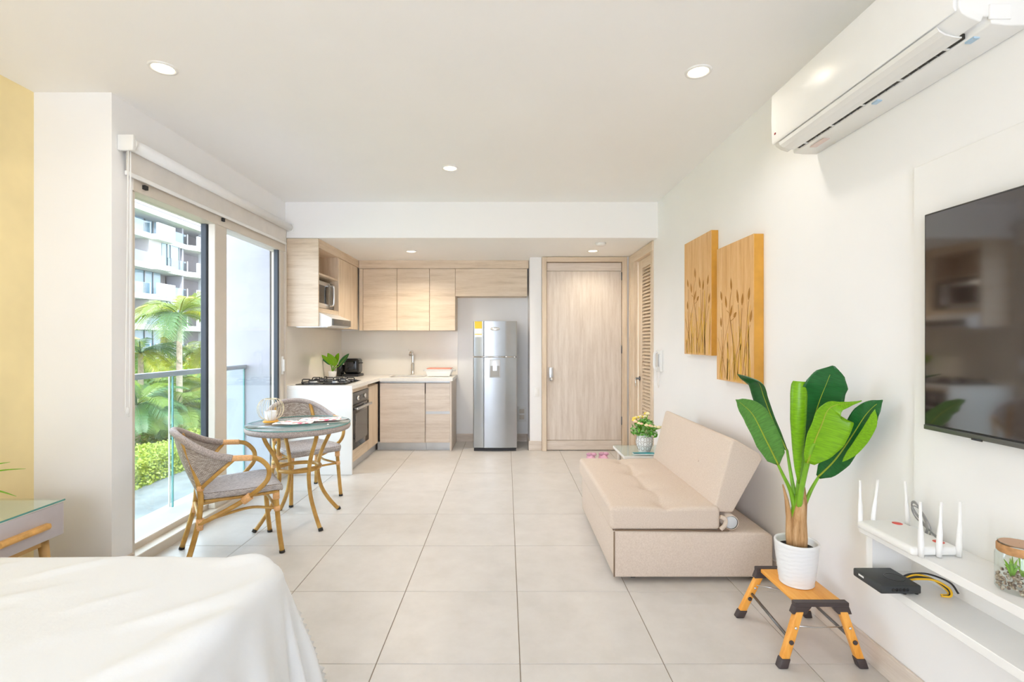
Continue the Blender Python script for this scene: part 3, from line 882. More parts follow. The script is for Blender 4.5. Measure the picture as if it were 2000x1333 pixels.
# ceiling lights
def downlight(x, y, z, label, power):
    t_ = thing('ceiling_light', label, 'ceiling light', (x, y, z), 'recessed ceiling lights')
    MB().lathe([(.068, -.0005), (.066, -.007), (.052, -.007), (.050, -.002), (.050, -.0005)], (x, y, z), 32, False).build('trim_ring', M['white'], t_)
    MB().lathe([(.001, -.003), (.050, -.003)], (x, y, z), 32, False).build('lens', emit('lamp_lens_%d' % int(power * 10), (1, .80, .48, 1), 6.0 if z > 2.5 else 3.5), t_)
    d = bpy.data.lights.new('lamp', 'SPOT'); d.energy = power; d.color = (1.0, .93, .87) if z > 2.5 else (1.0, .87, .70)
    d.spot_size = math.radians(150); d.spot_blend = 1.0; d.shadow_soft_size = .05
    o = bpy.data.objects.new('lamp', d); o.location = (0, 0, -.02); o.parent = t_; COL.objects.link(o)
downlight(-1.761, 2.546, CE, 'recessed ceiling light nearest the pier and blind', 5)
downlight(.997, 2.58, CE, 'recessed ceiling light nearest the air conditioner', 8)
downlight(-.455, 4.014, CE, 'recessed ceiling light in middle of the main ceiling', 34)
downlight(-1.10, 5.738, SO, 'recessed ceiling light over the kitchen sink side', 38)
downlight(.994, 5.706, SO, 'recessed ceiling light in front of the entrance door', 12)
sd = thing('smoke_detector', 'round white smoke detector on dropped ceiling near entrance light', 'smoke detector', (1.0, 5.26, SO))
MB().lathe([(.055, 0), (.055, -.014), (.04, -.03), (.001, -.032)], (1.0, 5.26, SO), 24).build('housing', M['white_plastic'], sd)
MB().lathe([(.048, -.0145), (.048, -.02), (.044, -.02)], (1.0, 5.26, SO), 24, False).build('vent_ring', M['frame_beige'], sd)

# ================================================================ AIR CONDITIONER
ac = thing('air_conditioner', 'white wall air conditioner above the television', 'air conditioner', (XR, 1.94, 2.262))
AY0, AY1 = 1.44, 2.437
body = [(1.522, 2.565), (1.335, 2.565), (1.318, 2.55), (1.312, 2.315), (1.322, 2.298), (1.345, 2.283), (1.378, 2.272), (1.384, 2.288), (1.404, 2.288), (1.408, 2.267), (1.45, 2.262), (1.522, 2.262)]
MB().prism(body, 'y', AY0, AY1).build('body', M['white_plastic'], ac, bevel=.004)
MB().prism([(1.311, 2.556), (1.299, 2.545), (1.297, 2.42), (1.300, 2.318), (1.306, 2.305), (1.311, 2.307)], 'y', AY0 + .004, AY1 - .004).build('front_panel', M['white'], ac, bevel=.003)
fp = [(1.309, 2.301), (1.314, 2.287), (1.332, 2.276), (1.36, 2.269), (1.385, 2.267), (1.385, 2.271), (1.36, 2.274), (1.335, 2.281), (1.318, 2.291)]
MB().prism(fp, 'y', AY0 + .07, AY1 - .05).build('air_flap', M['white_plastic'], ac)
MB().box(1.386, 1.404, AY0 + .08, AY1 - .06, 2.271, 2.287).build('outlet_slot', plain('dark_outlet', (.03, .026, .02, 1), .7), ac)
for k in range(22):
    y = AY0 + .13 + k * .037
    MB().box(1.388, 1.402, y, y + (.003 if k % 5 else .008), 2.268, 2.272).build('vane', M['white_plastic'] if k % 5 == 0 else M['steel_dark'], ac)
for y in (1.50, 1.89):
    MB().box(1.412, 1.43, y, y + .03, 2.2605, 2.2665).build('blue_tab', plain('blue_film', (.45, .62, .78, 1), .4), ac)
MB().box(1.43, 1.46, 2.24, 2.34, 2.2595, 2.2625).build('sticker', plain('pink_sticker', (.72, .58, .54, 1), .5), ac)
MB().box(1.2965, 1.2985, 2.395, 2.405, 2.345, 2.353).build('brand_mark', plain('red_mark', (.35, .05, .05, 1), .5), ac)
ko = MB(); ko.rbox((1.43, AY0 - .001, 2.30), (.032, .004, .022), .003, 2)
ko.build('pipe_cover', M['white'], ac)

# ================================================================ PICTURES
wheat_dark = plain('wheat_print_brown', (.40, .18, .02, 1), .6)
wheat_gold = plain('wheat_print_gold', (.72, .42, .06, 1), .6)
pic_face = wood('honey_wood_print', (.55, .26, .07, 1), (.70, .41, .16, 1), (.78, .51, .25, 1), 'z', .4, 1.2)
pic_side = plain('honey_wood_edge', (.62, .31, .04, 1), .4, var=.15, scale=6)
def picture(y0, y1, z0, z1, xf, label):
    t_ = thing('wheat_picture', label, 'picture', (XR, (y0 + y1) / 2, z0), 'wooden wheat pictures')
    MB().box(xf + .002, XR, y0, y1, z0, z1).build('panel_edge', pic_side, t_, bevel=.002, seg=1)
    MB().box(xf, xf + .003, y0, y1, z0, z1).build('panel_face', pic_face, t_)
    w, h = y1 - y0, z1 - z0
    # print: u runs left to right as seen (far to near), v upward
    def Pp(u_, v_, d=.0008):
        return (xf - d, y1 - u_ * w, z0 + v_ * h)
    dk = MB(); gd = MB()
    def stem(b, pts, wd):
        pts = spline([Vector((p[0], p[1], 0)) for p in pts], 5)
        for a, c in zip(pts, pts[1:]):
            n_ = Vector((-(c.y - a.y), c.x - a.x, 0)).normalized() * wd
            n_.y *= .5
            b.add([Pp(a.x - n_.x, a.y - n_.y), Pp(c.x - n_.x, c.y - n_.y), Pp(c.x + n_.x, c.y + n_.y), Pp(a.x + n_.x, a.y + n_.y)], [(0, 1, 2, 3)])
    def ear(b, u_, v_, ang, ln):
        ca, sa = math.cos(ang), math.sin(ang)
        prof = [(0, .005), (.25, .024), (.5, .027), (.75, .017), (1, .002)]
        L = []; R_ = []
        for (t_2, wd) in prof:
            cx = u_ + sa * ln * t_2; cy = v_ + ca * ln * t_2 * .62
            L.append(Pp(cx - ca * wd, cy + sa * wd * .6, .0012)); R_.append(Pp(cx + ca * wd, cy - sa * wd * .6, .0012))
        n_ = len(L)
        b.add(L + R_, [(i, i + 1, n_ + i + 1, n_ + i) for i in range(n_ - 1)])
    for (pts, hu, hv, a, l_) in (
            ([(.50, .02), (.47, .3), (.38, .52), (.44, .66)], .44, .66, -.12, .11),
            ([(.55, .02), (.5, .25), (.40, .45)], .40, .47, .45, .11),
            ([(.15, .02), (.22, .25), (.38, .47), (.30, .52)], .30, .54, -.25, .11),
            ([(.60, .02), (.66, .3), (.62, .55)], .62, .56, -.2, .12),
            ([(.52, .1), (.68, .35), (.72, .52)], .72, .54, .15, .10),
            ([(.1, .05), (.2, .3), (.16, .58)], .16, .60, -.3, .09),
            ([(.75, .1), (.82, .35), (.88, .56)], .88, .57, .2, .10),
            ([(.25, .02), (.18, .22), (.14, .38)], .14, .40, -.1, .09),
            ([(.04, .32), (.15, .2), (.3, .02)], None, 0, 0, 0),
            ([(.42, .44), (.5, .455), (.55, .47)], .50, .465, 1.0, .07),
            ([(.92, .4), (.80, .22), (.72, .02)], .92, .42, .3, .1)):
        stem(dk, pts, .0045)
        if hu is not None: ear(dk, hu, hv, a, l_ * 1.35)
    for k in range(26):
        x0 = .08 + .88 * random.random(); hgt = .12 + .30 * random.random() + (.12 if x0 > .65 else 0)
        stem(gd, [(x0, .01), (x0 + random.uniform(-.03, .03), hgt * .5), (x0 + random.uniform(-.07, .07), hgt)], .006 if random.random() < .6 else .011)
    tag(gd.build('grass_print', wheat_gold, t_), kind='stuff')
    tag(dk.build('wheat_print', wheat_dark, t_), kind='stuff')
picture(3.573, 4.11, 1.243, 2.148, 1.474, 'wheat picture further from the television, higher of the pair')
picture(2.941, 3.454, 1.083, 1.984, 1.464, 'wheat picture nearer the television, lower of the pair')

# ================================================================ TV WALL
struct(box('trim_4', M['white'], 1.503, XR, -.6, 1.834, .45, 1.985, bevel=.003, seg=1), 'white backing panel behind the television')
tv = thing('television', 'large black flat television on the white wall panel', 'television', (1.48, 1.07, 1.04))
MB().box(1.455, 1.475, .42, 1.729, 1.045, 1.785).build('casing', M['black'], tv, bevel=.003)
MB().box(1.4525, 1.4553, .428, 1.721, 1.062, 1.778).build('screen', M['screen'], tv)
MB().box(1.452, 1.476, .42, 1.729, 1.040, 1.056).build('chin', M['steel_dark'], tv, bevel=.002)
MB().box(1.4505, 1.453, 1.515, 1.55, 1.037, 1.043).build('sensor', M['black_gloss'], tv)
MB().box(1.475, 1.503, .8, 1.35, 1.2, 1.6).build('wall_mount', M['steel_dark'], tv)

sh = thing('wall_shelf', 'white two-tier wall shelf under the television', 'shelf', (1.41, .6, .48))
MB().box(1.318, 1.503, -.5, 1.855, .632, .66).build('upper_board', M['white'], sh, bevel=.002, seg=1)
MB().box(1.318, 1.503, -.5, 1.855, .472, .50).build('lower_board', M['white'], sh, bevel=.002, seg=1)
MB().box(1.345, 1.503, 1.825, 1.855, .50, .632).build('end_board', M['white'], sh)
MB().box(1.487, 1.503, -.5, 1.825, .50, .632).build('back_board', M['white'], sh)

rt = thing('router', 'white six-antenna router on the upper shelf board', 'router', (1.36, 1.70, .66))
def rfn(q):
    q.z += .004 * max(0, -q.x * 8)
    return q
MB().rbox((1.362, 1.70, .6755), (.077, .125, .0145), .012, 4).build('body', M['white_plastic'], rt)
for (x, y) in ((1.405, 1.785), (1.41, 1.62)):
    MB().lathe([(.016, 0), (.016, .0008), (.001, .001)], (x, y, .6898), 20, True, Matrix.Diagonal((1, 1.0, 1)).to_4x4()).build('red_emblem', plain('red_oval', (.72, .09, .07, 1), .4), rt)
for (x, y, dx) in ((1.295, 1.818, 0), (1.345, 1.825, .02), (1.455, 1.80, -.01), (1.312, 1.571, -.003), (1.368, 1.571, .008), (1.434, 1.574, .004)):
    MB().tube([(x, y, .662), (x + dx * .15, y, .70), (x + dx * .45, y, .745), (x + dx * .6, y, .77), (x + dx, y, .836)], [.0078, .0085, .0075, .0048, .004], 10).build('antenna', M['white'], rt)
cbl = MB()
for k in range(5):
    a = random.uniform(-.01, .01)
    cbl.tube(spline([(1.475, 1.74 + a, .664), (1.47, 1.73 + a, .70), (1.478 + a * .5, 1.77 + a, .74), (1.48, 1.80, .755 + a), (1.485, 1.82, .74 + a), (1.482, 1.79, .71 + a), (1.478, 1.70 + a, .67), (1.474, 1.64 + a, .664)], 6), .0022, 6)
tag(cbl.build('cable_bundle', plain('grey_cable', (.32, .32, .32, 1), .5), None, (1.475, 1.74, .662)), 'coiled grey cables tucked behind the white router', 'cable')
bx = thing('set_top_box', 'small black receiver box on the lower shelf board', 'receiver', (1.31, 1.715, .50))
MB().box(1.245, 1.38, 1.65, 1.785, .5035, .532).build('casing', plain('matt_black_plastic', (.03, .033, .035, 1), .45), bx, bevel=.005)
MB().lathe([(.03, 0), (.03, .0008), (.028, .0008), (.028, 0)], (1.335, 1.71, .532), 24, False).build('emblem', M['black_gloss'], bx)
MB().box(1.2442, 1.2452, 1.73, 1.755, .518, .524).build('mark', M['white_plastic'], bx)
for k in range(5):
    MB().lathe([(.0052, 0), (.004, .001)], (1.285 + k * .012, 1.649, .518), 8, True, Matrix.Rotation(PI / 2, 4, 'X')).build('port', M['black_gloss'], bx)
for (x, y) in ((1.33, 1.66), (1.33, 1.77), (1.37, 1.66), (1.37, 1.77)):
    MB().lathe([(.006, 0), (.006, .004)], (x, y, .50), 8).build('foot', M['rubber'], bx)
yc = MB(); bc = MB()
for k in range(3):
    d = k * .005
    (yc if k != 1 else bc).tube(spline([(1.38, 1.72 + d, .515), (1.41, 1.70 + d, .53 + d), (1.44, 1.67 + d, .54), (1.462, 1.64 + d, .528 - d), (1.45, 1.62 + d, .512), (1.43, 1.635, .506 + d * .3)], 6), .0035, 6)
bc.tube(spline([(1.38, 1.735, .52), (1.40, 1.72, .538), (1.435, 1.69, .552), (1.468, 1.645, .545), (1.475, 1.62, .52)], 6), .003, 6)
cb2 = thing('cables', 'yellow and black cables behind the black receiver', 'cable', (1.42, 1.68, .50))
yc.build('yellow_cable', plain('yellow_cable', (.85, .50, .02, 1), .5), cb2)
bc.build('black_cable', M['black'], cb2)

jar = thing('terrarium_jar', 'glass jar of succulents with tan band at shelf right end', 'terrarium', (1.405, 1.36, .66))
jp = [(.046, 0), (.05, .006), (.05, .095), (.046, .105), (.043, .112), (.043, .128), (.045, .132)]
MB().lathe(jp, (1.405, 1.36, .6605), 28, False).build('glass', glass('jar_glass', (.93, .97, .96, 1), .10), jar)
MB().lathe([(.0445, .103), (.047, .106), (.047, .122), (.0445, .126)], (1.405, 1.36, .6605), 28, False).build('tan_band', plain('tan_leather', (.48, .25, .10, 1), .7, var=.2, scale=60), jar)
MB().lathe([(.042, 0), (.001, .001)], (1.405, 1.36, .79), 20, False).build('lid', plain('copper_lid', (.55, .33, .20, 1), .5), jar)
peb = MB()
for k in range(170):
    a = random.uniform(0, 2 * PI); r = .046 * math.sqrt(random.random()) if k > 80 else .0455
    r = min(r, .0445)
    peb.sphere((1.405 + r * math.cos(a), 1.36 + r * math.sin(a), .666 + random.random() * .036), random.uniform(.003, .005), 6, 4)
tp = NT('pebbles').basic(None, .5)
f = tp.noise(tp.coord(), 120, 1)
tp.l(tp.ramp(f, [(.35, (.10, .05, .03, 1)), (.5, (.42, .30, .20, 1)), (.65, (.62, .55, .46, 1))]), tp.p.inputs['Base Color'])
tag(peb.build('pebbles', tp.m, jar), kind='stuff')
for k in range(16):
    a = random.uniform(0, 2 * PI); r = .010 + .012 * random.random()
    cx, cy = 1.385 + (.03 if k % 2 else 0), 1.36
    b0 = Vector((cx, cy, .70)); tip = b0 + Vector((r * math.cos(a), r * math.sin(a), random.uniform(.03, .065)))
    MB().tube([b0, b0.lerp(tip, .5) + Vector((0, 0, .006)), tip], [.004, .0035, .0006], 6).build('succulent_leaf', M['petiole'] if k % 3 else M['leaf_light'], jar)

# ================================================================ STEP STOOL
st = thing('step_stool', 'orange wooden folding step stool under the banana plant', 'step stool', (1.30, 2.24, 0))
MB().box(1.220, 1.415, 2.10, 2.385, .234, .252).build('platform', M['ladder'], st, bevel=.004)
for (y0, y1) in ((2.07, 2.10), (2.385, 2.415)):
    bb = MB(); bb.box(1.205, 1.43, y0, y1, .236, .2535)
    for sx, x in ((1, 1.205), (-1, 1.43)):
        bb.prism([(x, .237), (x + sx * .07, .237), (x + sx * .045, .205), (x - sx * .012, .205)], 'y', y0, y1)
    bb.build('bracket', M['brown_plastic'], st, bevel=.002, seg=1)
def sleg(xt, xb, yt, yb):
    def at(z):
        f_ = (z) / .235
        return Vector((xb + (xt - xb) * f_, yb + (yt - yb) * f_, z))
    mb = MB()
    def blk(z0, z1, wx, wy):
        a, b = at(z0), at(z1)
        vs_ = [(p.x + dx, p.y + dy, p.z) for p in (a, b) for dx, dy in ((-wx, -wy), (wx, -wy), (wx, wy), (-wx, wy))]
        mm = MB(); mm.add(vs_, [(3, 2, 1, 0), (4, 5, 6, 7), (0, 1, 5, 4), (1, 2, 6, 5), (2, 3, 7, 6), (3, 0, 4, 7)])
        return mm
    lg = blk(.036, .216, .0165, .014).build('leg', M['ladder_z'], st, bevel=.004)
    blk(0.0, .038, .0195, .017).build('foot_cap', M['brown_plastic'], lg, bevel=.005)
    for z, r, m_ in ((.155, .006, M['chrome']), (.10, .0095, M['brown_plastic'])):
        p = at(z)
        MB().lathe([(r, 0), (r, .004), (r * .6, .006), (.0005, .006)], (p.x, p.y - .014, p.z), 14, True, Matrix.Rotation(PI / 2, 4, 'X')).build('screw', m_, lg)
    return at
A = sleg(1.232, 1.135, 2.085, 2.05)
B = sleg(1.402, 1.468, 2.085, 2.05)
C_ = sleg(1.232, 1.135, 2.40, 2.425)
D = sleg(1.402, 1.468, 2.40, 2.425)
for p, q in ((A, C_), (B, D)):
    a, b = p(.105), q(.125)
    MB().tube([a, b], .0065, 8).build('brace', M['steel_dark'], st)
MB().tube([A(.15) + Vector((0, .016, 0)), Vector((1.30, 2.09, .14)), B(.145) + Vector((0, .016, 0))], .0028, 6).build('wire', M['steel'], st)
MB().tube([C_(.17) + Vector((0, -.016, 0)), Vector((1.30, 2.36, .165)), D(.165) + Vector((0, -.016, 0))], .0028, 6).build('wire', M['steel'], st)

# ================================================================ BANANA PLANT
PX, PY, PZ = 1.312, 2.246, .2545
bp = thing('banana_plant', 'large green banana plant in ribbed white pot on the step stool', 'plant', (PX, PY, PZ))
prof = [(.069, 0.0), (.071, .004)]
nr = 15
for i in range(nr):
    z = .008 + i * .0115
    r = .070 + .0195 * (i / nr) ** .8
    prof += [(r - .0016, z), (r + .0016, z + .0057)]
prof += [(.0905, .186), (.089, .190), (.083, .190), (.081, .182), (.077, .155)]
def potfn():
    mb = MB(); mb.lathe(prof, (PX, PY, PZ), 44, True)
    return mb
po = potfn()
for i, p in enumerate(po.v):
    d = p - Vector((PX, PY, p.z)); a = math.atan2(d.y, d.x)
    if .006 < p.z - PZ < .18 and d.length > .06:
        p.z += .0022 * math.sin(a * 5 + p.z * 200) + .0012 * math.sin(a * 11)
po.build('pot', M['pot'], bp)
MB().lathe([(.078, 0), (.001, .002)], (PX, PY, PZ + .158), 24, False).build('soil', M['soil'], bp)
def Wd(px, py, dy=0):
    return W(px, py, PY + dy)
tr = MB().tube([Wd(1556, 1078), Wd(1556, 1050), Wd(1555, 1010), Wd(1558, 985), Wd(1559, 968)], [.028, .031, .026, .022, .016], 14).build('stem', M['petiole'], bp)
MB().tube([Wd(1562, 1078, -.012), Wd(1560, 1050, -.014), Wd(1561, 1015, -.016), Wd(1566, 980, -.016), Wd(1571, 952, -.012)], [.03, .036, .03, .022, .004], 12).build('sheath', M['sheath'], bp)
MB().tube([Wd(1546, 1075, .0), Wd(1544, 1045, 0), Wd(1541, 1010, 0), Wd(1536, 975, 0), Wd(1529, 947, 0)], [.02, .02, .013, .008, .003], 10).build('sheath', M['sheath'], bp)
# L1 broad dull leaf to the left
def pet(pts, r0=.011, r1=.005):
    p = spline(pts, 6); n_ = len(p)
    MB().tube(p, [r0 + (r1 - r0) * i / n_ for i in range(n_)], 8).build('petiole', M['petiole'], bp)
pet([Wd(1553, 1000), Wd(1544, 960), Wd(1530, 930, -.03), Wd(1516, 901, -.06)])
leaf(M['leaf_dull'], [Wd(1520, 908, -.06), Wd(1497, 862, -.09), Wd(1472, 813, -.12), Wd(1452, 792, -.14), Wd(1437, 781, -.15)], .050, .062, (.87, -.1, .45), .35, 'leaf', bp, 10, 24, ripple=.003, taper=[(0, 0.1), (.08, .75), (.25, 1), (.5, .95), (.75, .62), (.9, .25), (1, .02)])
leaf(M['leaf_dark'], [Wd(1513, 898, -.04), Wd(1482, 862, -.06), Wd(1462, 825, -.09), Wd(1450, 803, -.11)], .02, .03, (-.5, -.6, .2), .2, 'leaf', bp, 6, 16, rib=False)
# L2 narrow edge-on leaf with bent tip
pet([Wd(1557, 990), Wd(1547, 940, .03), Wd(1537, 879, .06)])
leaf(M['leaf_dark'], [Wd(1539, 884, .06), Wd(1523, 850, .07), Wd(1506, 812, .08), Wd(1492, 775, .06), Wd(1482, 748, .02), Wd(1462, 737, -.03), Wd(1440, 731, -.08)], .055, .05, (.25, -.95, .1), .9, 'leaf', bp, 10, 28)
# L3 upright rolled leaf in the middle
pet([Wd(1556, 1000), Wd(1560, 950), Wd(1565, 905)], .014, .009)
leaf(M['leaf_light'], [Wd(1561, 945, -.03), Wd(1563, 900, -.06), Wd(1566, 850, -.10), Wd(1568, 800, -.12), Wd(1569, 765, -.12), Wd(1570, 746, -.12)], .056, .052, (1, 0, 0), -1.6, 'leaf', bp, 14, 24,
     taper=[(0, 0.12), (.12, .42), (.3, .72), (.5, .95), (.75, 1), (.93, .95), (1, .82)], rib=False)
# L4 big dark leaf behind
pet([Wd(1560, 1000), Wd(1566, 940, -.01), Wd(1574, 875, -.03)], .012, .007)
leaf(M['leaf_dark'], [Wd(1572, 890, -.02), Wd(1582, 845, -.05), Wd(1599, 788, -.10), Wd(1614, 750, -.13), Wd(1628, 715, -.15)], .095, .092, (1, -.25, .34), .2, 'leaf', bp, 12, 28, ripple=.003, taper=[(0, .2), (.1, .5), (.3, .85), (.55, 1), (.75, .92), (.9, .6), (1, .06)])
# L5 front light leaf
pet([Wd(1560, 1000, -.01), Wd(1566, 953, -.06), Wd(1582, 885, -.13), Wd(1590, 866, -.15)], .013, .007)
leaf(M['leaf_light'], [Wd(1577, 905, -.12), Wd(1590, 866, -.15), Wd(1604, 832, -.18), Wd(1616, 803, -.20), Wd(1632, 792, -.21), Wd(1658, 788, -.21), Wd(1683, 783, -.22)], .040, .105, (.80, -.1, -.55), .35, 'leaf', bp, 14, 30, ripple=.002,
     taper=[(0, 0.25), (.08, .7), (.22, .98), (.45, 1), (.6, .72), (.72, .25), (.86, .12), (1, .02)])
# L6 right dark leaf
pet([Wd(1566, 1000, -.01), Wd(1583, 960, -.02), Wd(1601, 928, -.04)], .010, .005)
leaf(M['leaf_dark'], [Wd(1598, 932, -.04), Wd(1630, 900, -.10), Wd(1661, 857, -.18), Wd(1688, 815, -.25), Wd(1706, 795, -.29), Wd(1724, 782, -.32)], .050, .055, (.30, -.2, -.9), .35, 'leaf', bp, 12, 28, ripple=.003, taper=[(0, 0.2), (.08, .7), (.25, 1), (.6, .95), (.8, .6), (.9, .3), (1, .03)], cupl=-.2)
leaf(M['leaf_light'], [Wd(1645, 903, -.16), Wd(1674, 872, -.22), Wd(1700, 832, -.29), Wd(1709, 800, -.32)], .02, .022, (.5, -.2, -.5), .3, 'leaf', bp, 8, 16, rib=False)

# ================================================================ SOFA BED
sf = thing('sofa_bed', 'beige fabric single sofa bed against the right wall', 'sofa', (1.03, 3.35, 0))
def bulge(q):
    return q
MB().prism([(.597, .028), (1.487, .028), (1.487, .262), (1.44, .278), (.597, .292)], 'y', 2.765, 3.93).build('base', M['sofa'], sf, bevel=.014, seg=3)
sm = MB(); sm.tube([(.6, 2.765, .035), (.6, 2.765, .285)], .004, 6); sm.tube([(.605, 2.768, .2915), (1.24, 2.768, .2885)], .004, 6); sm.tube([(.598, 2.77, .292), (.598, 3.92, .292)], .004, 6)
sm.build('seam', M['seam'], sf)
def tuft(q):
    # centre line of buttons along Y
    if q.z > .01:
        X_, Y_ = q.x + .885, q.y + 3.35
        d = 0
        for by in (3.83, 3.50, 3.17, 2.86):
            rr = (X_ - .895) ** 2 + (Y_ - by) ** 2
            d += .030 * math.exp(-rr / .0014) + .018 * math.exp(-rr / .010)
        d += .006 * math.exp(-((X_ - .895 - .012 * math.sin(Y_ * 9)) / .016) ** 2)
        edge = (1 - (q.x / .31) ** 4) * (1 - (q.y / .59) ** 4)
        q.z += .008 * max(0, edge) - d * (q.z / .062)
    return q
def seatfn():
    mb = MB()
    mb.rbox((.885, 3.35, .358), (.307, .588, .064), .022, 40, tuft)
    return mb
seatfn().build('seat_cushion', M['sofa'], sf)
for by in (3.83, 3.50, 3.17):
    MB().sphere((.895, by, .392), .006, 8, 6, (1, 1, .5)).build('button', M['seam'], sf)
MB().prism([(1.165, .40), (1.20, .385), (1.272, .383), (1.44, .685), (1.42, .715), (1.292, .792), (1.268, .790)], 'y', 2.785, 3.965).build('backrest', M['sofa'], sf, bevel=.022, seg=4)
MB().tube([(1.219, 3.14, .590), (1.209, 3.14, .592)], .007, 8).build('button', M['sofa'], sf)
RX = Matrix.Rotation(PI / 2, 4, 'X')
MB().lathe([(.036, -.3), (.036, .0), (.030, .006), (.001, .007)], (1.255, 2.775, .333), 22, True, RX).build('roll', plain('grey_lining', (.62, .64, .66, 1), .7), sf)
wrp = MB(); wrp.lathe([(.037, -.3), (.041, -.3), (.041, .004), (.037, .004)], (1.255, 2.775, .333), 22, False, RX)
wrp.build('roll_cover', M['sofa'], sf)
MB().tube(spline([(1.19, 2.763, .37), (1.215, 2.757, .355), (1.212, 2.756, .325), (1.19, 2.76, .30)], 5), [.012] * 16, 8).build('strap', M['sofa'], sf)
for (x, y) in ((.72, 2.83), (1.40, 2.83), (.72, 3.85), (1.40, 3.85)):
    MB().tube([(x - .012, y, .016), (x + .012, y, .016)], .016, 12).build('caster', M['rubber'], sf)

# side table behind sofa with vase, pamphlet; slippers
sd_ = thing('side_table', 'low white side table with glass top behind the sofa', 'side table', (1.18, 4.19, 0))
MB().box(.945, 1.42, 3.985, 4.40, .40, .424).build('top', M['white'], sd_, bevel=.002, seg=1)
MB().box(.945, 1.42, 3.985, 4.40, .4245, .430).build('glass_top', glass('pale_top_glass', (.95, .985, .97, 1), .06), sd_)
for x in (.99, 1.375):
    for y in (4.02, 4.36):
        MB().tube([(x, y, 0), (x, y, .40)], .016, 10).build('leg', M['pale_z'], sd_)
va = thing('flower_vase', 'white vase with ring pattern holding small yellow roses', 'vase', (1.145, 4.12, .4305))
vp = [(.040, 0), (.044, .003), (.062, .05), (.069, .085), (.064, .12), (.052, .143), (.048, .146), (.044, .14), (.044, .10)]
MB().lathe(vp, (1.145, 4.12, .4305), 32).build('body', M['pot'], va)
gm = plain('bronze_line', (.28, .24, .20, 1), .5)
rg = MB()
def vr(z):
    return interp([(z_, r_) for r_, z_ in vp[:6]], z) + .0008
for row in range(3):
    for k in range(9):
        ca = 2 * PI * (k + (row % 2) * .5) / 9; cz = .035 + row * .038
        rg.tube([(1.145 + vr(cz + .019 * math.sin(b)) * math.cos(ca + .24 * math.cos(b)), 4.12 + vr(cz + .019 * math.sin(b)) * math.sin(ca + .24 * math.cos(b)), .4305 + cz + .019 * math.sin(b)) for b in [j * PI / 6 for j in range(12)]], .0017, 5, True)
rg.build('ring_pattern', gm, va)
rose = [plain('cream_petals', (.88, .80, .48, 1), .6), plain('pink_petals', (.86, .58, .42, 1), .6), plain('yellow_petals', (.85, .68, .06, 1), .6)]
gl = [plain('bouquet_leaf', (.10, .36, .03, 1), .5, var=.3, scale=30), plain('bouquet_leaf_pale', (.25, .50, .16, 1), .5, var=.3, scale=30)]
fol = [MB(), MB()]
for k in range(460):
    a = random.uniform(0, 2 * PI); e = random.uniform(-.35, PI / 2); r = .11 * random.uniform(.55, 1.0)
    c = Vector((1.145 + r * math.cos(a) * math.cos(e), 4.12 + r * math.sin(a) * math.cos(e), .60 + r * math.sin(e) * .95))
    d = Vector((random.gauss(0, 1), random.gauss(0, 1), random.gauss(0, 1))).normalized(); e2 = d.orthogonal().normalized()
    s = random.uniform(.012, .022)
    fol[k % 2].add([c - d * s, c + e2 * s * .5, c + d * s, c - e2 * s * .5], [(0, 1, 2, 3)])
for i in (0, 1):
    tag(fol[i].build('foliage', gl[i], va), kind='stuff')
stm = MB()
for k in range(26):
    a = k * 2.4; e = .15 + 1.25 * ((k * .618) % 1); r = .115 + .03 * ((k * .37) % 1)
    c = Vector((1.145 + r * math.cos(a) * math.cos(e), 4.12 + r * math.sin(a) * math.cos(e), .61 + r * math.sin(e)))
    fl_ = MB()
    s = .014 if k % 3 else .017
    fl_.sphere(c, s * .7, 8, 6)
    for j in range(5):
        b = j * 2 * PI / 5
        fl_.sphere(c + Vector((math.cos(b) * s * .6, math.sin(b) * s * .6, -.002)), s * .55, 6, 5, (1, 1, .8))
    fl_.build('rose', rose[(0, 0, 1, 0, 2)[k % 5]], va)
    stm.tube([(1.145, 4.12, .55), c.lerp(Vector((1.145, 4.12, .55)), .4) + Vector((0, 0, .01)), c], .0018, 5)
stm.build('stems', M['petiole'], va)
bk = thing('booklet', 'teal booklet lying on the side table before the vase', 'booklet', (1.12, 4.03, .4305))
MB().box(1.03, 1.20, 3.995, 4.055, .4307, .439).build('pages', M['white_plastic'], bk)
teal = NT('teal_cover').basic(None, .3)
f = teal.noise(teal.coord(), 12, 2)
teal.l(teal.ramp(f, [(.35, (.01, .20, .24, 1)), (.6, (.02, .42, .46, 1)), (.7, (.15, .55, .65, 1))]), teal.p.inputs['Base Color'])
MB().box(1.028, 1.202, 3.993, 4.057, .439, .441).build('cover', teal.m, bk)
pk = plain('pink_plush', (.72, .42, .56, 1), .9, var=.15, scale=40, bump=.5)
def slipper(x, y, label):
    t_ = thing('slipper', label, 'slipper', (x, y, 0), 'pink slippers behind the sofa')
    MB().rbox((x, y, .014), (.05, .13, .014), .012, 4).build('sole', pk, t_)
    def fn(u_, v_):
        a = PI * u_
        r = .056 - .008 * v_
        return Vector((x - math.cos(a) * r, y - .12 + .15 * v_, .022 + math.sin(a) * (.055 + .045 * v_)))
    MB().grid(fn, 12, 8).build('upper', pk, t_, solid=.012)
    for s in (-1, 1):
        MB().sphere((x + s * .026, y - .02, .118), .024, 10, 8, (1.3, .8, .8)).build('bow', pk, t_)
slipper(.925, 5.42, 'pink plush slipper on the floor, further from the right wall')
slipper(1.065, 5.45, 'pink plush slipper on the floor, closer to the side table')

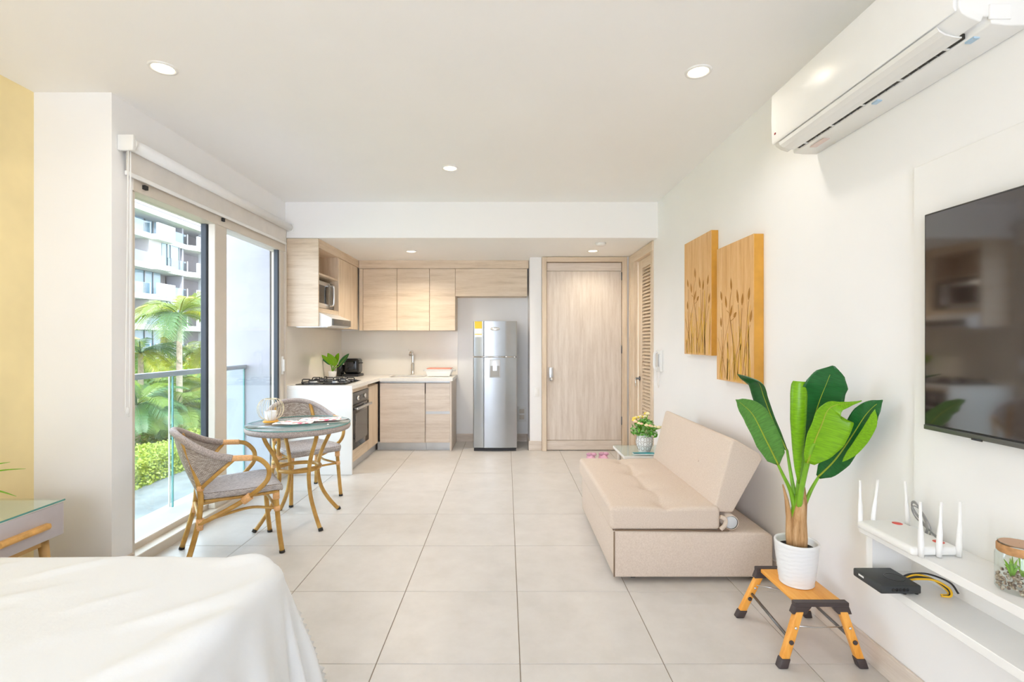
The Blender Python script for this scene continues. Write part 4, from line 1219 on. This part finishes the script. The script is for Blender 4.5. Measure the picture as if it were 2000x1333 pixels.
# ================================================================ BISTRO TABLE
TX, TY, TZ = -1.56, 3.74, .735
tb = thing('bistro_table', 'round glass-topped rattan bistro table with bamboo legs', 'table', (TX, TY, 0))
def tdisc(u_, v_):
    a = 2 * PI * u_; r = .352 * v_
    return Vector((TX + r * math.cos(a), TY + r * math.sin(a), TZ - .012))
MB().lathe([(.355, -.045), (.362, -.05), (.37, -.035), (.37, -.018), (.362, -.010), (.355, -.012), (.355, -.045)], (TX, TY, TZ), 48, False).build('rim', M['rattan_rim'], tb)
wv = MB()
wv.grid(lambda u_, v_: Vector((TX - .355 + .71 * u_, TY - .355 + .71 * v_, TZ - .016)) if True else None, 2, 2)
wv.v = []; wv.f = []; wv.smooth = []; wv.uv = {}
n = 48
vs_ = [(TX, TY, TZ - .017)] + [(TX + .356 * math.cos(2 * PI * k / n), TY + .356 * math.sin(2 * PI * k / n), TZ - .017) for k in range(n)]
b0 = wv.add(vs_, [(0, 1 + k, 1 + (k + 1) % n) for k in range(n)])
for i, p in enumerate(vs_):
    wv.uv[b0 + i] = ((p[0] - TX) * 1.4, (p[1] - TY) * 1.4)
wv.build('woven_top', M['weave_top'], tb, solid=.006)
MB().lathe([(.001, -.009), (.366, -.009), (.367, -.005), (.366, 0), (.001, 0)], (TX, TY, TZ), 56, False).build('glass_top', M['table_glass'], tb)
eg = MB(); eg.tube([(TX + .3665 * math.cos(2 * PI * k / 56), TY + .3665 * math.sin(2 * PI * k / 56), TZ - .0045) for k in range(56)], .0032, 6, True); eg.build('glass_edge', M['glass_edge'], tb)
for k in range(4):
    a = PI / 4 + k * PI / 2 + .06
    ca, sa = math.cos(a), math.sin(a)
    pr = [(.27, .69), (.245, .62), (.19, .52), (.155, .42), (.15, .33), (.175, .22), (.23, .12), (.30, .03), (.322, 0.012)]
    lg = MB().tube(spline([(TX + r * ca, TY + r * sa, z) for r, z in pr], 5), .0145, 10).build('leg', M['bamboo'], tb)
    MB().tube([(TX + .318 * ca, TY + .318 * sa, .018), (TX + .328 * ca, TY + .328 * sa, 0.001)], .0165, 10).build('foot_cap', M['rubber'], lg)
MB().tube([(TX + .148 * math.cos(2 * PI * k / 36), TY + .148 * math.sin(2 * PI * k / 36), .40) for k in range(36)], .015, 8, True).build('ring', M['bamboo'], tb)
for k in range(4):
    a = PI / 4 + k * PI / 2 + .06
    MB().tube([(TX + .268 * math.cos(a), TY + .268 * math.sin(a), .676), (TX + .20 * math.cos(a), TY + .20 * math.sin(a), .676)], .009, 8).build('cleat', M['bamboo'], tb)

# things on the table
LX, LY = -1.775, 3.74
ln = thing('wire_lantern', 'gold wire globe lantern with white candle on the table', 'lantern', (LX, LY, TZ))
gw = plain('pale_gold_wire', (.78, .68, .48, 1), .3, .6)
wr_ = MB()
for k in range(18):
    a = 2 * PI * k / 18
    wr_.tube([(LX + (.093 * math.sin(b) ** .8 + .0) * math.cos(a), LY + (.093 * math.sin(b) ** .8) * math.sin(a), TZ + .103 - .085 * math.cos(b)) for b in [.35 + j * (PI - .85) / 10 for j in range(11)]], .0014, 5)
wr_.build('wire_cage', gw, ln)
MB().tube([(LX + .042 * math.cos(2 * PI * k / 24), LY + .042 * math.sin(2 * PI * k / 24), TZ + .178) for k in range(24)], .003, 6, True).build('top_ring', gw, ln)
MB().lathe([(.05, .001), (.056, .012), (.05, .016), (.001, .016)], (LX, LY, TZ), 24).build('tray', plain('amber_wood', (.75, .38, .04, 1), .4), ln)
MB().lathe([(.034, .0165), (.04, .02), (.043, .085), (.038, .088), (.035, .075), (.001, .075)], (LX, LY, TZ), 24).build('candle', M['pot'], ln)
nap = NT('floral_napkin_print').basic(None, .8)
v = nap.coord('Object')
f1 = nap.noise(v, 22, 2); f2 = nap.noise(v, 9, 1)
cr = nap.ramp(f2, [(.30, (.08, .22, .62, 1)), (.42, (.10, .50, .55, 1)), (.50, (.85, .30, .10, 1)), (.60, (.85, .12, .25, 1)), (.72, (.25, .55, .20, 1))])
mx = nap.n('ShaderNodeMix', data_type='RGBA')
mk = nap.ramp(f1, [(.52, (0, 0, 0, 1)), (.58, (1, 1, 1, 1))])
nap.l(mk, mx.inputs[0]); mx.inputs[6].default_value = (.84, .83, .80, 1); nap.l(cr, mx.inputs[7])
nap.l(mx.outputs[2], nap.p.inputs['Base Color'])
def napkin(cx, cy, rot, label, sx=.15, sy=.10):
    ca, sa = math.cos(rot), math.sin(rot)
    def fn(u_, v_):
        x, y = (u_ - .5) * 2 * sx, (v_ - .5) * 2 * sy
        z = TZ + .0045 + .0025 * (1 + math.sin(u_ * 9 + v_ * 5)) + .001 * math.sin(v_ * 14)
        return Vector((cx + ca * x - sa * y, cy + sa * x + ca * y, z))
    o = MB().grid(fn, 20, 14).build('napkin', nap.m, None, (cx, cy, TZ + .002), solid=.003)
    tag(o, label, 'napkin', 'floral napkins on the bistro table')
napkin(-1.58, 3.70, .15, 'white floral napkin beside the wire lantern on the table', .135, .075)
napkin(-1.44, 3.85, .25, 'white floral napkin furthest from the wire lantern', .15, .075)

# ================================================================ CHAIRS
def make_chair():
    r = thing('bistro_chair', '', 'chair', (0, 0, 0), 'rattan bistro chairs')
    rim_h = [(-.335, 0, .80), (-.325, .075, .795), (-.29, .165, .77), (-.225, .235, .725), (-.14, .27, .68), (-.05, .285, .652)]
    rim = [(x, -y, z) for x, y, z in rim_h[:0:-1]] + rim_h
    rp = spline(rim, 6)
    MB().tube(rp, .021, 10).build('back_rim', M['rattan_rim'], r)
    bot_h = [(-.232, 0, .465), (-.228, .095, .465), (-.212, .178, .47), (-.165, .215, .525), (-.11, .25, .59), (-.052, .283, .645)]
    bot = spline([(x, -y, z) for x, y, z in bot_h[:0:-1]] + bot_h, 6)
    N = len(rp) - 1
    def fn(u_, v_):
        i = min(int(round(u_ * N)), N)
        a, b = rp[i], bot[i]
        p = a.lerp(b, v_)
        bul = math.sin(PI * v_) * .012
        return p + Vector((-bul * math.cos((u_ - .5) * 2.2), -bul * math.sin((u_ - .5) * 2.2) * 0, 0))
    MB().grid(fn, N, 10).build('woven_back', M['weave_back'], r, solid=.008)
    def sfn(u_, v_):
        x = -.215 + .455 * u_
        w = .185 + .04 * math.sin(min(1, u_ * 1.3) * PI / 2)
        e = (v_ - .5) * 2
        w *= 1 - .10 * max(0, (u_ - .88) / .12) ** 2 - .12 * max(0, (.12 - u_) / .12) ** 2
        z = .442 - .010 * (1 - e * e) * math.sin(PI * u_) - .012 * max(0, (u_ - .9) / .1) ** 2
        return Vector((x, e * w, z))
    seat = MB().grid(sfn, 20, 16).build('woven_seat', M['weave_seat'], r, solid=.006)
    band = MB()
    per = [sfn(k / 20, 0) for k in range(21)] + [sfn(1, k / 16) for k in range(1, 17)] + [sfn(k / 20, 1) for k in range(19, -1, -1)] + [sfn(0, k / 16) for k in range(15, 0, -1)]
    npz = len(per)
    def bfn(u_, v_):
        p = per[int(round(u_ * npz)) % npz]
        c = Vector((.01, 0, p.z)); d = (p - c); d.z = 0
        return p + d.normalized() * (.005 * math.sin(PI * v_)) - Vector((0, 0, .034 * v_))
    band.grid(bfn, npz, 4, (3.2, .12)); band.build('seat_edge', M['weave_seat'], r, solid=.004)
    fr_ = MB()
    fr_.tube([sfn(k / 20, 0) * 1 + Vector((0, .014, -.046)) for k in range(1, 20)], .011, 8)
    fr_.tube([sfn(k / 20, 1) * 1 + Vector((0, -.014, -.046)) for k in range(1, 20)], .011, 8)
    fr_.tube([sfn(.95, k / 16) + Vector((-.005, 0, -.04)) for k in range(1, 16)], .011, 8)
    fr_.build('seat_frame', M['bamboo'], r)
    for s in (-1, 1):
        lg = MB().tube(spline([(-.29, s * .16, .765), (-.232, s * .183, .58), (-.205, s * .19, .45), (-.205, s * .19, .36), (-.222, s * .195, .24), (-.282, s * .212, 0.012)], 6), .0155, 10).build('leg', M['bamboo'], r)
        MB().tube([(-.281, s * .2115, .016), (-.285, s * .213, .001)], .0175, 10).build('foot_cap', M['rubber'], lg)
        lg = MB().tube(spline([(.205, s * .195, .405), (.21, s * .198, .30), (.222, s * .205, .15), (.238, s * .212, .012)], 6), .0155, 10).build('leg', M['bamboo'], r)
        MB().tube([(.2375, s * .212, .016), (.2385, s * .2125, .001)], .0175, 10).build('foot_cap', M['rubber'], lg)
        arm = MB().tube(spline([(-.05, s * .285, .652), (.05, s * .29, .643), (.105, s * .287, .622), (.148, s * .282, .565), (.145, s * .275, .50), (.10, s * .265, .445), (.03, s * .235, .385), (-.08, s * .215, .325), (-.215, s * .20, .27)], 8), .0145, 10).build('arm', M['bamboo'], r)
        MB().tube(spline([(-.058, s * .2845, .6525), (.0, s * .288, .6485), (.055, s * .29, .6425)], 4), .0175, 10).build('binding', M['wrap'], arm)
        MB().tube([(-.21, s * .192, .47), (-.13, s * .24, .555), (-.045, s * .283, .64)], .0115, 8).build('back_brace', M['bamboo'], r)
        MB().tube([(-.205, s * .19, .465), (-.205, s * .19, .495)], .020, 10).build('binding', M['wrap'], r)
        MB().tube([(-.212, s * .193, .235), (-.206, s * .191, .30)], .022, 10).build('binding', M['wrap'], r)
        MB().tube([(.015, s * .227, .370), (.055, s * .242, .402)], .023, 10).build('binding', M['wrap'], r)
        MB().tube([(.207, s * .196, .345), (.205, s * .195, .402)], .021, 10).build('binding', M['wrap'], r)
        MB().tube(spline([(-.205, s * .19, .275), (-.05, s * .16, .295), (.08, s * .14, .30), (.21, s * .198, .285)], 5), .009, 8).build('stretcher', M['bamboo'], r)
        MB().tube([(.212, s * .199, .27), (.210, s * .198, .30)], .0195, 10).build('binding', M['wrap'], r)
    MB().tube([(.21, -.198, .285), (.21, .198, .285)], .009, 8).build('stretcher', M['bamboo'], r)
    MB().tube([(-.212, -.192, .30), (-.212, .192, .30)], .009, 8).build('stretcher', M['bamboo'], r)
    return r
ch1 = make_chair()
ch2 = copy_tree(ch1)
ch1.location = (-1.745, 3.20, 0); ch1.rotation_euler.z = math.radians(35)
ch1['label'] = 'grey rattan bistro chair by the window, nearest the bed'
ch2.location = (-1.76, 4.35, 0); ch2.rotation_euler.z = math.radians(-46)
ch2['label'] = 'grey rattan bistro chair behind the table, before white counter end'

# ================================================================ NIGHTSTAND
ns = thing('nightstand', 'lilac-grey nightstand with glass top and wooden drawer handle', 'nightstand', (-2.42, 2.22, 0))
nst = plain('nightstand_top_paint', (.80, .80, .74, 1), .4)
lil = plain('lilac_grey_lacquer', (.52, .48, .50, 1), .35)
MB().box(-2.655, -2.222, 1.96, 2.474, .385, .552).build('body', lil, ns, bevel=.004)
MB().box(-2.655, -2.2, 1.96, 2.475, .549, .5525).build('top_panel', nst, ns)
MB().box(-2.221, -2.2, 1.965, 2.47, .39, .548).build('drawer', lil, ns, bevel=.003)
MB().prism([(-2.2, .445), (-2.178, .448), (-2.172, .458), (-2.176, .474), (-2.2, .476)], 'y', 2.14, 2.375).build('drawer_handle', plain('orange_oak', (.72, .40, .12, 1), .45, var=.2, scale=20), ns, bevel=.002)
MB().box(-2.655, -2.2, 1.96, 2.476, .553, .561).build('glass_top', glass('nightstand_glass', (.95, .985, .965, 1), .10), ns)
MB().box(-2.202, -2.1985, 1.96, 2.476, .5535, .5605).build('glass_edge', M['glass_edge'], ns)
for y in (2.02, 2.42):
    for x, dx in ((-2.26, .03), (-2.60, -.03)):
        MB().tube([(x, y, .384), (x + dx, y + (.02 if y > 2.2 else -.02), .0)], [.022, .014], 10).build('leg', plain('oak_leg', (.62, .38, .14, 1), .5), ns)
MB().box(-2.27, -2.25, 2.03, 2.41, .35, .385).build('front_rail', plain('oak_rail', (.62, .38, .14, 1), .5), ns)
np_ = thing('spiky_plant', 'small spiky green plant on the nightstand', 'plant', (-2.43, 2.14, .562))
MB().lathe([(.045, 0), (.062, .11), (.057, .11), (.052, .095), (.001, .095)], (-2.43, 2.14, .562), 22).build('pot', M['pot'], np_)
sp = Vector((-2.43, 2.14, .66))
for (px, py, yy) in ((50, 916, 2.2), (20, 903, 2.22), (32, 970, 2.15), (-10, 890, 2.1), (-60, 880, 2.2), (-150, 900, 2.1), (-200, 940, 2.2)):
    e1 = W(px, py, yy)
    leaf(M['leaf_light'], [sp, sp.lerp(e1, .35) + Vector((0, 0, .05)), sp.lerp(e1, .7) + Vector((0, 0, .03)), e1], .016, .016, (0, -1, .3), .6, 'leaf', np_, 4, 12, taper=[(0, .5), (.4, 1), (.8, .6), (1, .02)], rib=False)

# ================================================================ BED
bd_ = thing('bed', 'bed covered with a rumpled white sheet in the foreground', 'bed', (-1.70, .75, 0))
BX0, BX1, BY0, BY1, BZ = -2.62, -.715, -.45, 1.735, .605
MB().box(BX0 + .02, BX1 - .04, BY0 + .02, BY1 - .04, .22, BZ - .03).build('mattress', M['white'], bd_, bevel=.05, seg=3)
for x in (-2.5, -.95):
    for y in (-.3, 1.55):
        MB().box(x - .03, x + .03, y - .03, y + .03, 0, .22).build('leg', M['pale_z'], bd_)
RC = .17
def near(p, q):
    ix0, ix1, iy0, iy1 = BX0 + RC, BX1 - RC, BY0 + RC, BY1 - RC
    cx, cy = max(ix0, min(ix1, p)), max(iy0, min(iy1, q))
    d = Vector((p - cx, q - cy)); L = d.length
    return cx, cy, d, L
def shf(u_, v_):
    HX = .56
    p = BX0 + (BX1 + HX - BX0) * u_
    q = BY0 + (BY1 + HX - BY0) * v_
    cx, cy, d, L = near(p, q)
    nz = noise.noise(Vector((p * 2.2, q * 2.2, 3.1)))
    fine = noise.noise(Vector(((p + q * 1.4) * 2.0, (q - p * .9) * 9.0, 0.5)))
    wr2 = max(0, fine - .05) * .030 * max(0, 1 - abs(nz)) + .008 * noise.noise(Vector((p * 1.3 + 4, q * 1.3, 8)))
    rr = .045
    if L <= RC - rr:
        return Vector((p, q, BZ + .004 * nz + wr2))
    n2 = d.normalized() if L > 0 else Vector((1, 0))
    s = L - (RC - rr)
    th = math.atan2(n2.y, n2.x)
    if s < rr * PI / 2:
        a = s / rr
        r_ = RC - rr + rr * math.sin(a)
        z = BZ - rr * (1 - math.cos(a))
        dep = 0
    else:
        dep = s - rr * PI / 2
        r_ = RC + .0
        z = BZ - rr - dep
    corner = max(0, math.sin(2 * th)) if n2.x > 0 and n2.y > 0 else 0
    flare = dep * (.09 + .17 * corner)
    along = (cx if abs(n2.y) > abs(n2.x) else cy) * 10 + th * 5.5
    fold = min(dep, .3) * (.09 * math.sin(along * 1.5 + 1.2 * math.sin(along * .7)) + .20 * corner * math.sin(th * 9.5 + 1.0) + .045 * math.sin(along * 3.7)) + dep * .05 * noise.noise(Vector((along * .5, dep * 3, 0)))
    r_ += flare + fold
    z = max(z, .012 + .004 * math.sin(along * 2))
    return Vector((cx + n2.x * r_, cy + n2.y * r_, z + (.004 * nz + wr2) * max(0, 1 - dep * 12)))
MB().grid(shf, 150, 150).build('sheet', M['sheet'], bd_)

# ================================================================ OUTSIDE: balcony
bal = struct(box('trim_5', M['bldg_white'], -2.70, -2.372, 2.96, 4.95, -.30, .045), 'white balcony floor slab edge')
struct(box('wall_balcony', plain('lilac_white_render', (.40, .405, .45, 1), .7), -2.87, -2.36, 4.95, 5.12, -2.0, 3.0), 'white balcony end wall')
rl = thing('balcony_railing', 'glass balcony railing with grey metal handrail', 'railing', (-2.61, 3.6, .045))
MB().box(-2.635, -2.585, 2.96, 4.945, 1.075, 1.115).build('handrail', M['rail_metal'], rl, bevel=.004)
for (y0, y1) in ((2.965, 3.885), (3.90, 4.94)):
    gp = MB().box(-2.615, -2.605, y0, y1, .05, 1.075).build('glass_panel', M['rail_glass'], rl)
    eg = MB(); eg.box(-2.6155, -2.6045, y1 - .006, y1 + .004, .05, 1.075); eg.build('glass_edge', M['glass_edge'], gp)
MB().box(-2.655, -2.645, 3.90, 3.91, .045, 1.075).build('post', M['frame_beige'], rl)

# ---------------------------------------------------------------- garden
GZ = -1.6
struct(box('floor_garden', M['grass'], -60, -7.35, -5, 90, GZ - .2, GZ), 'lawn below the balcony')
struct(box('floor_path', M['paving'], -7.35, -2.75, -5, 60, GZ - .2, GZ + .01), 'grey paving strip below the balcony')

def leaf_cloud(mb, c, rad, n_, size, rng, shell=.55):
    for k in range(n_):
        d = Vector((rng.gauss(0, 1), rng.gauss(0, 1), rng.gauss(0, 1))).normalized()
        r = shell + (1 - shell) * rng.random()
        p = Vector(c) + Vector((d.x * rad[0] * r, d.y * rad[1] * r, d.z * rad[2] * r))
        if p.z < GZ + .02: continue
        t1 = Vector((rng.gauss(0, 1), rng.gauss(0, 1), rng.gauss(0, 1) * .6)).normalized(); t2 = t1.orthogonal().normalized()
        s = size * rng.uniform(.6, 1.3)
        mb.add([p - t1 * s, p + t2 * s * .45, p + t1 * s, p - t2 * s * .45], [(0, 1, 2, 3)])
rng = random.Random(3)
hg = thing('hedge', 'clipped yellow-green hedge beyond the grey paving', 'hedge', (-8.0, 12, GZ))
core = MB(); core.box(-8.4, -7.4, 5, 24, GZ, GZ + .46); core.build('core', M['hedge_b'], hg)
hl = MB()
for k in range(30000):
    y = 5 + 19 * rng.random() ** 1.3; side_ = rng.random()
    if side_ < .5:
        p = Vector((-8.45 + 1.1 * rng.random(), y, GZ + .46 + .12 * rng.random() + .05 * math.sin(y * 3)))
    else:
        p = Vector((-7.42 + .12 * rng.random(), y, GZ + .55 * rng.random()))
    t1 = Vector((rng.gauss(0, 1), rng.gauss(0, 1), rng.gauss(0, 1))).normalized(); t2 = t1.orthogonal().normalized(); s = rng.uniform(.02, .045)
    hl.add([p - t1 * s, p + t2 * s * .5, p + t1 * s, p - t2 * s * .5], [(0, 1, 2, 3)])
tag(hl.build('foliage', M['hedge_a'], hg), kind='stuff')

def frond_mesh(L, droop, nl, ll, rng, mat_, parent):
    pts = []
    for i in range(13):
        t_ = i / 12
        pts.append(Vector((L * t_ * (1 - .12 * t_), 0, L * (.55 * t_ - droop * t_ * t_))))
    mb = MB()
    mb.tube(pts, [.018 * (1 - i / 14) + .003 for i in range(13)], 5)
    for k in range(nl):
        t_ = .12 + .87 * k / nl
        x = t_ * 12; i = min(int(x), 11); p = pts[i].lerp(pts[i + 1], x - i)
        tg = (pts[i + 1] - pts[i]).normalized()
        l_ = ll * (math.sin(PI * min(1, t_ * .85 + .12)) ** .6 + .1) * rng.uniform(.85, 1.1)
        for s in (-1, 1):
            d = (Vector((0, s, 0)) * .85 + tg * .55 + Vector((0, 0, .12))).normalized()
            q1 = p + d * l_ * .5; q2 = p + d * l_ + Vector((0, 0, -.35 * l_))
            w = tg * .013
            mb.add([p - w * .6, q1 - w, q2, q1 + w, p + w * .6], [(0, 1, 3, 4), (1, 2, 3)])
    return mb
def palm(name, label, base, h, nf, L, mats, rng, lean=(0, 0), tilt0=0.1, droop=.75, ll=.42):
    o = thing(name, label, 'palm', base, 'garden palms')
    b = Vector(base); top = b + Vector((lean[0], lean[1], h))
    pts = spline([b, b.lerp(top, .5) + Vector((lean[0] * .15, 0, 0)), top], 6)
    MB().tube(pts, [.10 - .04 * i / len(pts) for i in range(len(pts))], 10).build('trunk', M['trunk'], o)
    protos = {}
    for k in range(nf):
        mt = mats[k % len(mats)]
        if mt not in protos:
            me = frond_mesh(L, droop, 40, ll, rng, None, None)
            f0 = me.build('frond', M[mt], None)
            protos[mt] = f0; f = f0; f.parent = o
        else:
            f = protos[mt].copy(); COL.objects.link(f); f.parent = o
        f.location = top - b
        f.rotation_euler = (rng.uniform(-.3, .3), rng.uniform(-.75, .45) + tilt0, k * 2.4 + rng.uniform(-.3, .3))
        s = rng.uniform(.75, 1.12); f.scale = (s, s, s)
    return o
rng = random.Random(11)
palm('palm_tree', 'tallest slender palm rising above the balcony handrail', (-9.35, 14.2, GZ), 3.7, 19, 1.5, ['palm_a', 'palm_b', 'palm_c', 'palm_a'], rng)
palm('palm_tree', 'mid-height palm with bluish fronds left of the tallest palm', (-10.6, 14.4, GZ), 2.6, 17, 1.4, ['palm_c', 'palm_b'], rng)
palm('palm_tree', 'yellow palm right of tallest palm, half behind the window stile', (-9.6, 16.2, GZ), 2.7, 17, 1.5, ['palm_b', 'palm_a'], rng)
palm('palm_shrub', 'low drooping palm behind the hedge, furthest left', (-9.6, 12.9, GZ), 1.3, 19, 1.55, ['palm_c', 'palm_a'], rng, droop=.6)
palm('palm_shrub', 'low green palm behind the hedge, at the glass joint', (-9.3, 14.0, GZ), 1.1, 19, 1.5, ['palm_a', 'palm_c', 'palm_a'], rng, droop=.65)
palm('palm_shrub', 'low yellowish palm behind the hedge, by the window stile', (-9.4, 15.6, GZ), 1.4, 18, 1.5, ['palm_b', 'palm_a'], rng, droop=.6)

rng = random.Random(5)
for (x, y, rx, ry, rz, mt, sz, n_, lb) in (
        (-12.5, 16.0, 1.6, 1.8, 2.1, 'hedge_b', .10, 2600, 'rounded green bush behind the palms, leftmost'),
        (-12.0, 18.5, 1.8, 1.8, 2.3, 'hedge_a', .10, 2600, 'yellow-green bush behind the palms, in the middle'),
        (-11.2, 19.5, 1.3, 1.5, 2.6, 'orange_leaf', .09, 1800, 'orange-leaved bush right behind the palms'),
        (-12.2, 22.0, 2.0, 2.2, 2.6, 'hedge_a', .11, 2600, 'yellow-green bush furthest back near window stile'),
        (-9.9, 11.9, .8, 1.3, 1.25, 'hedge_b', .055, 3600, 'low green bush just behind the hedge, leftmost'),
        (-9.9, 14.6, .8, 1.5, 1.2, 'hedge_a', .05, 3600, 'low yellow-green bush just behind the hedge, right of the glass joint'),
        (-15.5, 19.0, 2.2, 2.5, 2.5, 'hedge_b', .12, 2600, 'dark green bush in front of the apartment building')):
    o = thing('bush', lb, 'bush', (x, y, GZ), 'garden bushes')
    mb = MB(); leaf_cloud(mb, (x, y, GZ + rz * .5), (rx, ry, rz * .72), n_, sz, rng)
    tag(mb.build('foliage', M[mt], o), kind='stuff')
    MB().tube([(x, y, GZ), (x + .1, y, GZ + rz * .4), (x, y + .1, GZ + rz * .8)], [.09, .07, .04], 8).build('trunk', M['trunk'], o)
    MB().sphere((x, y, GZ + rz * .48), 1.0, 14, 10, (rx * .6, ry * .6, rz * .45)).build('inner_foliage', M['hedge_b'], o)

# ---------------------------------------------------------------- apartment building
ab = thing('apartment_building', 'white apartment block with glass balconies beyond the palms', 'building', (-38, 54, GZ))
BXF = -35.0
bay_m = plain('pinkish_render', (.42, .39, .39, 1), .7)
levels = [-.05, 2.95, 5.95, 8.95, 11.92]
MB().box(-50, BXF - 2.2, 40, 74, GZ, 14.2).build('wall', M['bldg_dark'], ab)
for z in levels:
    sl = [(-37.3, 38), (BXF, 38), (BXF, 49.0), (BXF + .6, 49.05), (BXF + .6, 51.5), (BXF - .2, 51.6), (BXF - .2, 54.6), (BXF + .5, 55.6), (BXF + .9, 74), (-37.3, 74)]
    MB().prism(sl, 'z', z - .42, z + .12).build('floor_slab', M['bldg_white'], ab)
MB().box(-38, BXF + .7, 40, 74, 13.75, 14.22).build('roof_slab', M['bldg_white'], ab)
MB().box(-48, BXF - .9, 40, 74, 14.22, 14.80).build('roof_parapet', M['bldg_grey'], ab)
MB().box(-48, BXF - .5, 40, 74, 14.80, 15.0).build('roof_coping', M['bldg_white'], ab)
for li, z in enumerate(levels):
    f0, f1 = z + .12, z + 2.56
    # rear wall openings
    for (y0, y1, m_) in ((42.5, 44.6, 'bldg_glass'), (45.2, 46.6, 'bldg_glass'), (46.9, 47.9, 'bldg_white'), (54.2, 55.6, 'bldg_glass'), (60.2, 62.4, 'bldg_glass'), (64.0, 67, 'bldg_glass')):
        wn_ = MB().box(BXF - 2.25, BXF - 2.12, y0, y1, f0, f1 - .1).build('window' if m_ == 'bldg_glass' else 'pier', M[m_], ab)
        if m_ == 'bldg_glass':
            MB().box(BXF - 2.12, BXF - 2.06, (y0 + y1) / 2 - .05, (y0 + y1) / 2 + .05, f0, f1 - .1).build('mullion', M['bldg_white'], wn_)
    # projecting glazed bay
    if li % 2 == 1:
        MB().box(BXF - 2.2, BXF - .35, 49.1, 50.9, f0, f1).build('bay_pier', bay_m, ab)
        w2 = MB().box(BXF - 1.6, BXF - .3, 50.9, 53.6, f0, f1).build('window', M['bldg_glass'], ab)
        for yy in (51.6, 52.1, 53.5):
            MB().box(BXF - .3, BXF - .22, yy, yy + .12, f0, f1).build('mullion', M['steel_dark'], w2)
        MB().box(BXF - .05, BXF + .01, 38, 50.8, f0, f0 + 1.05).build('balcony_glass', M['bldg_rail'], ab)
    else:
        MB().box(BXF - 2.2, BXF - 1.4, 48.2, 48.6, f0, f1).build('bay_pier', M['bldg_white'], ab)
        w2 = MB().box(BXF - 2.2, BXF - 1.5, 48.7, 52.4, f0, f1).build('window', M['bldg_glass'], ab)
        for yy in (50.0, 51.2):
            MB().box(BXF - 1.5, BXF - 1.42, yy, yy + .12, f0, f1).build('mullion', M['steel_dark'], w2)
        MB().box(BXF + .45, BXF + .68, 49.0, 51.5, z - .1, f0 + 1.1).build('balcony_panel', M['bldg_white'], ab)
        MB().box(BXF - .05, BXF + .01, 38, 48.9, f0, f0 + 1.05).build('balcony_glass', M['bldg_rail'], ab)
    MB().box(BXF - .28, BXF - .22, 51.6, 54.6, f0, f0 + 1.05).build('balcony_glass', M['bldg_rail'], ab)
    for yy in (45.5, 48.8, 54.5):
        MB().box(BXF - .06, BXF + .02, yy, yy + .07, f0, f0 + 1.1).build('balcony_post', M['bldg_white'], ab)
    MB().prism([(BXF + .42, 55.4), (BXF + .58, 55.4), (BXF + .98, 74), (BXF + .82, 74)], 'z', z - .1, f0 + 1.05).build('balcony_panel', M['bldg_white'], ab)
    for yy in (57.4, 60.8):
        MB().box(BXF - .6, BXF - .35, yy, yy + .3, f0, f1).build('column', M['bldg_white'], ab)
    MB().box(BXF - .35, BXF - .1, 44.6, 44.95, f0, f1).build('column', M['bldg_white'], ab)
    MB().box(BXF - 2.2, BXF - .4, 54.2, 54.45, f0, f1).build('party_wall', M['bldg_grey'], ab)

for o in bpy.data.objects:
    if '_org' in o: del o['_org']
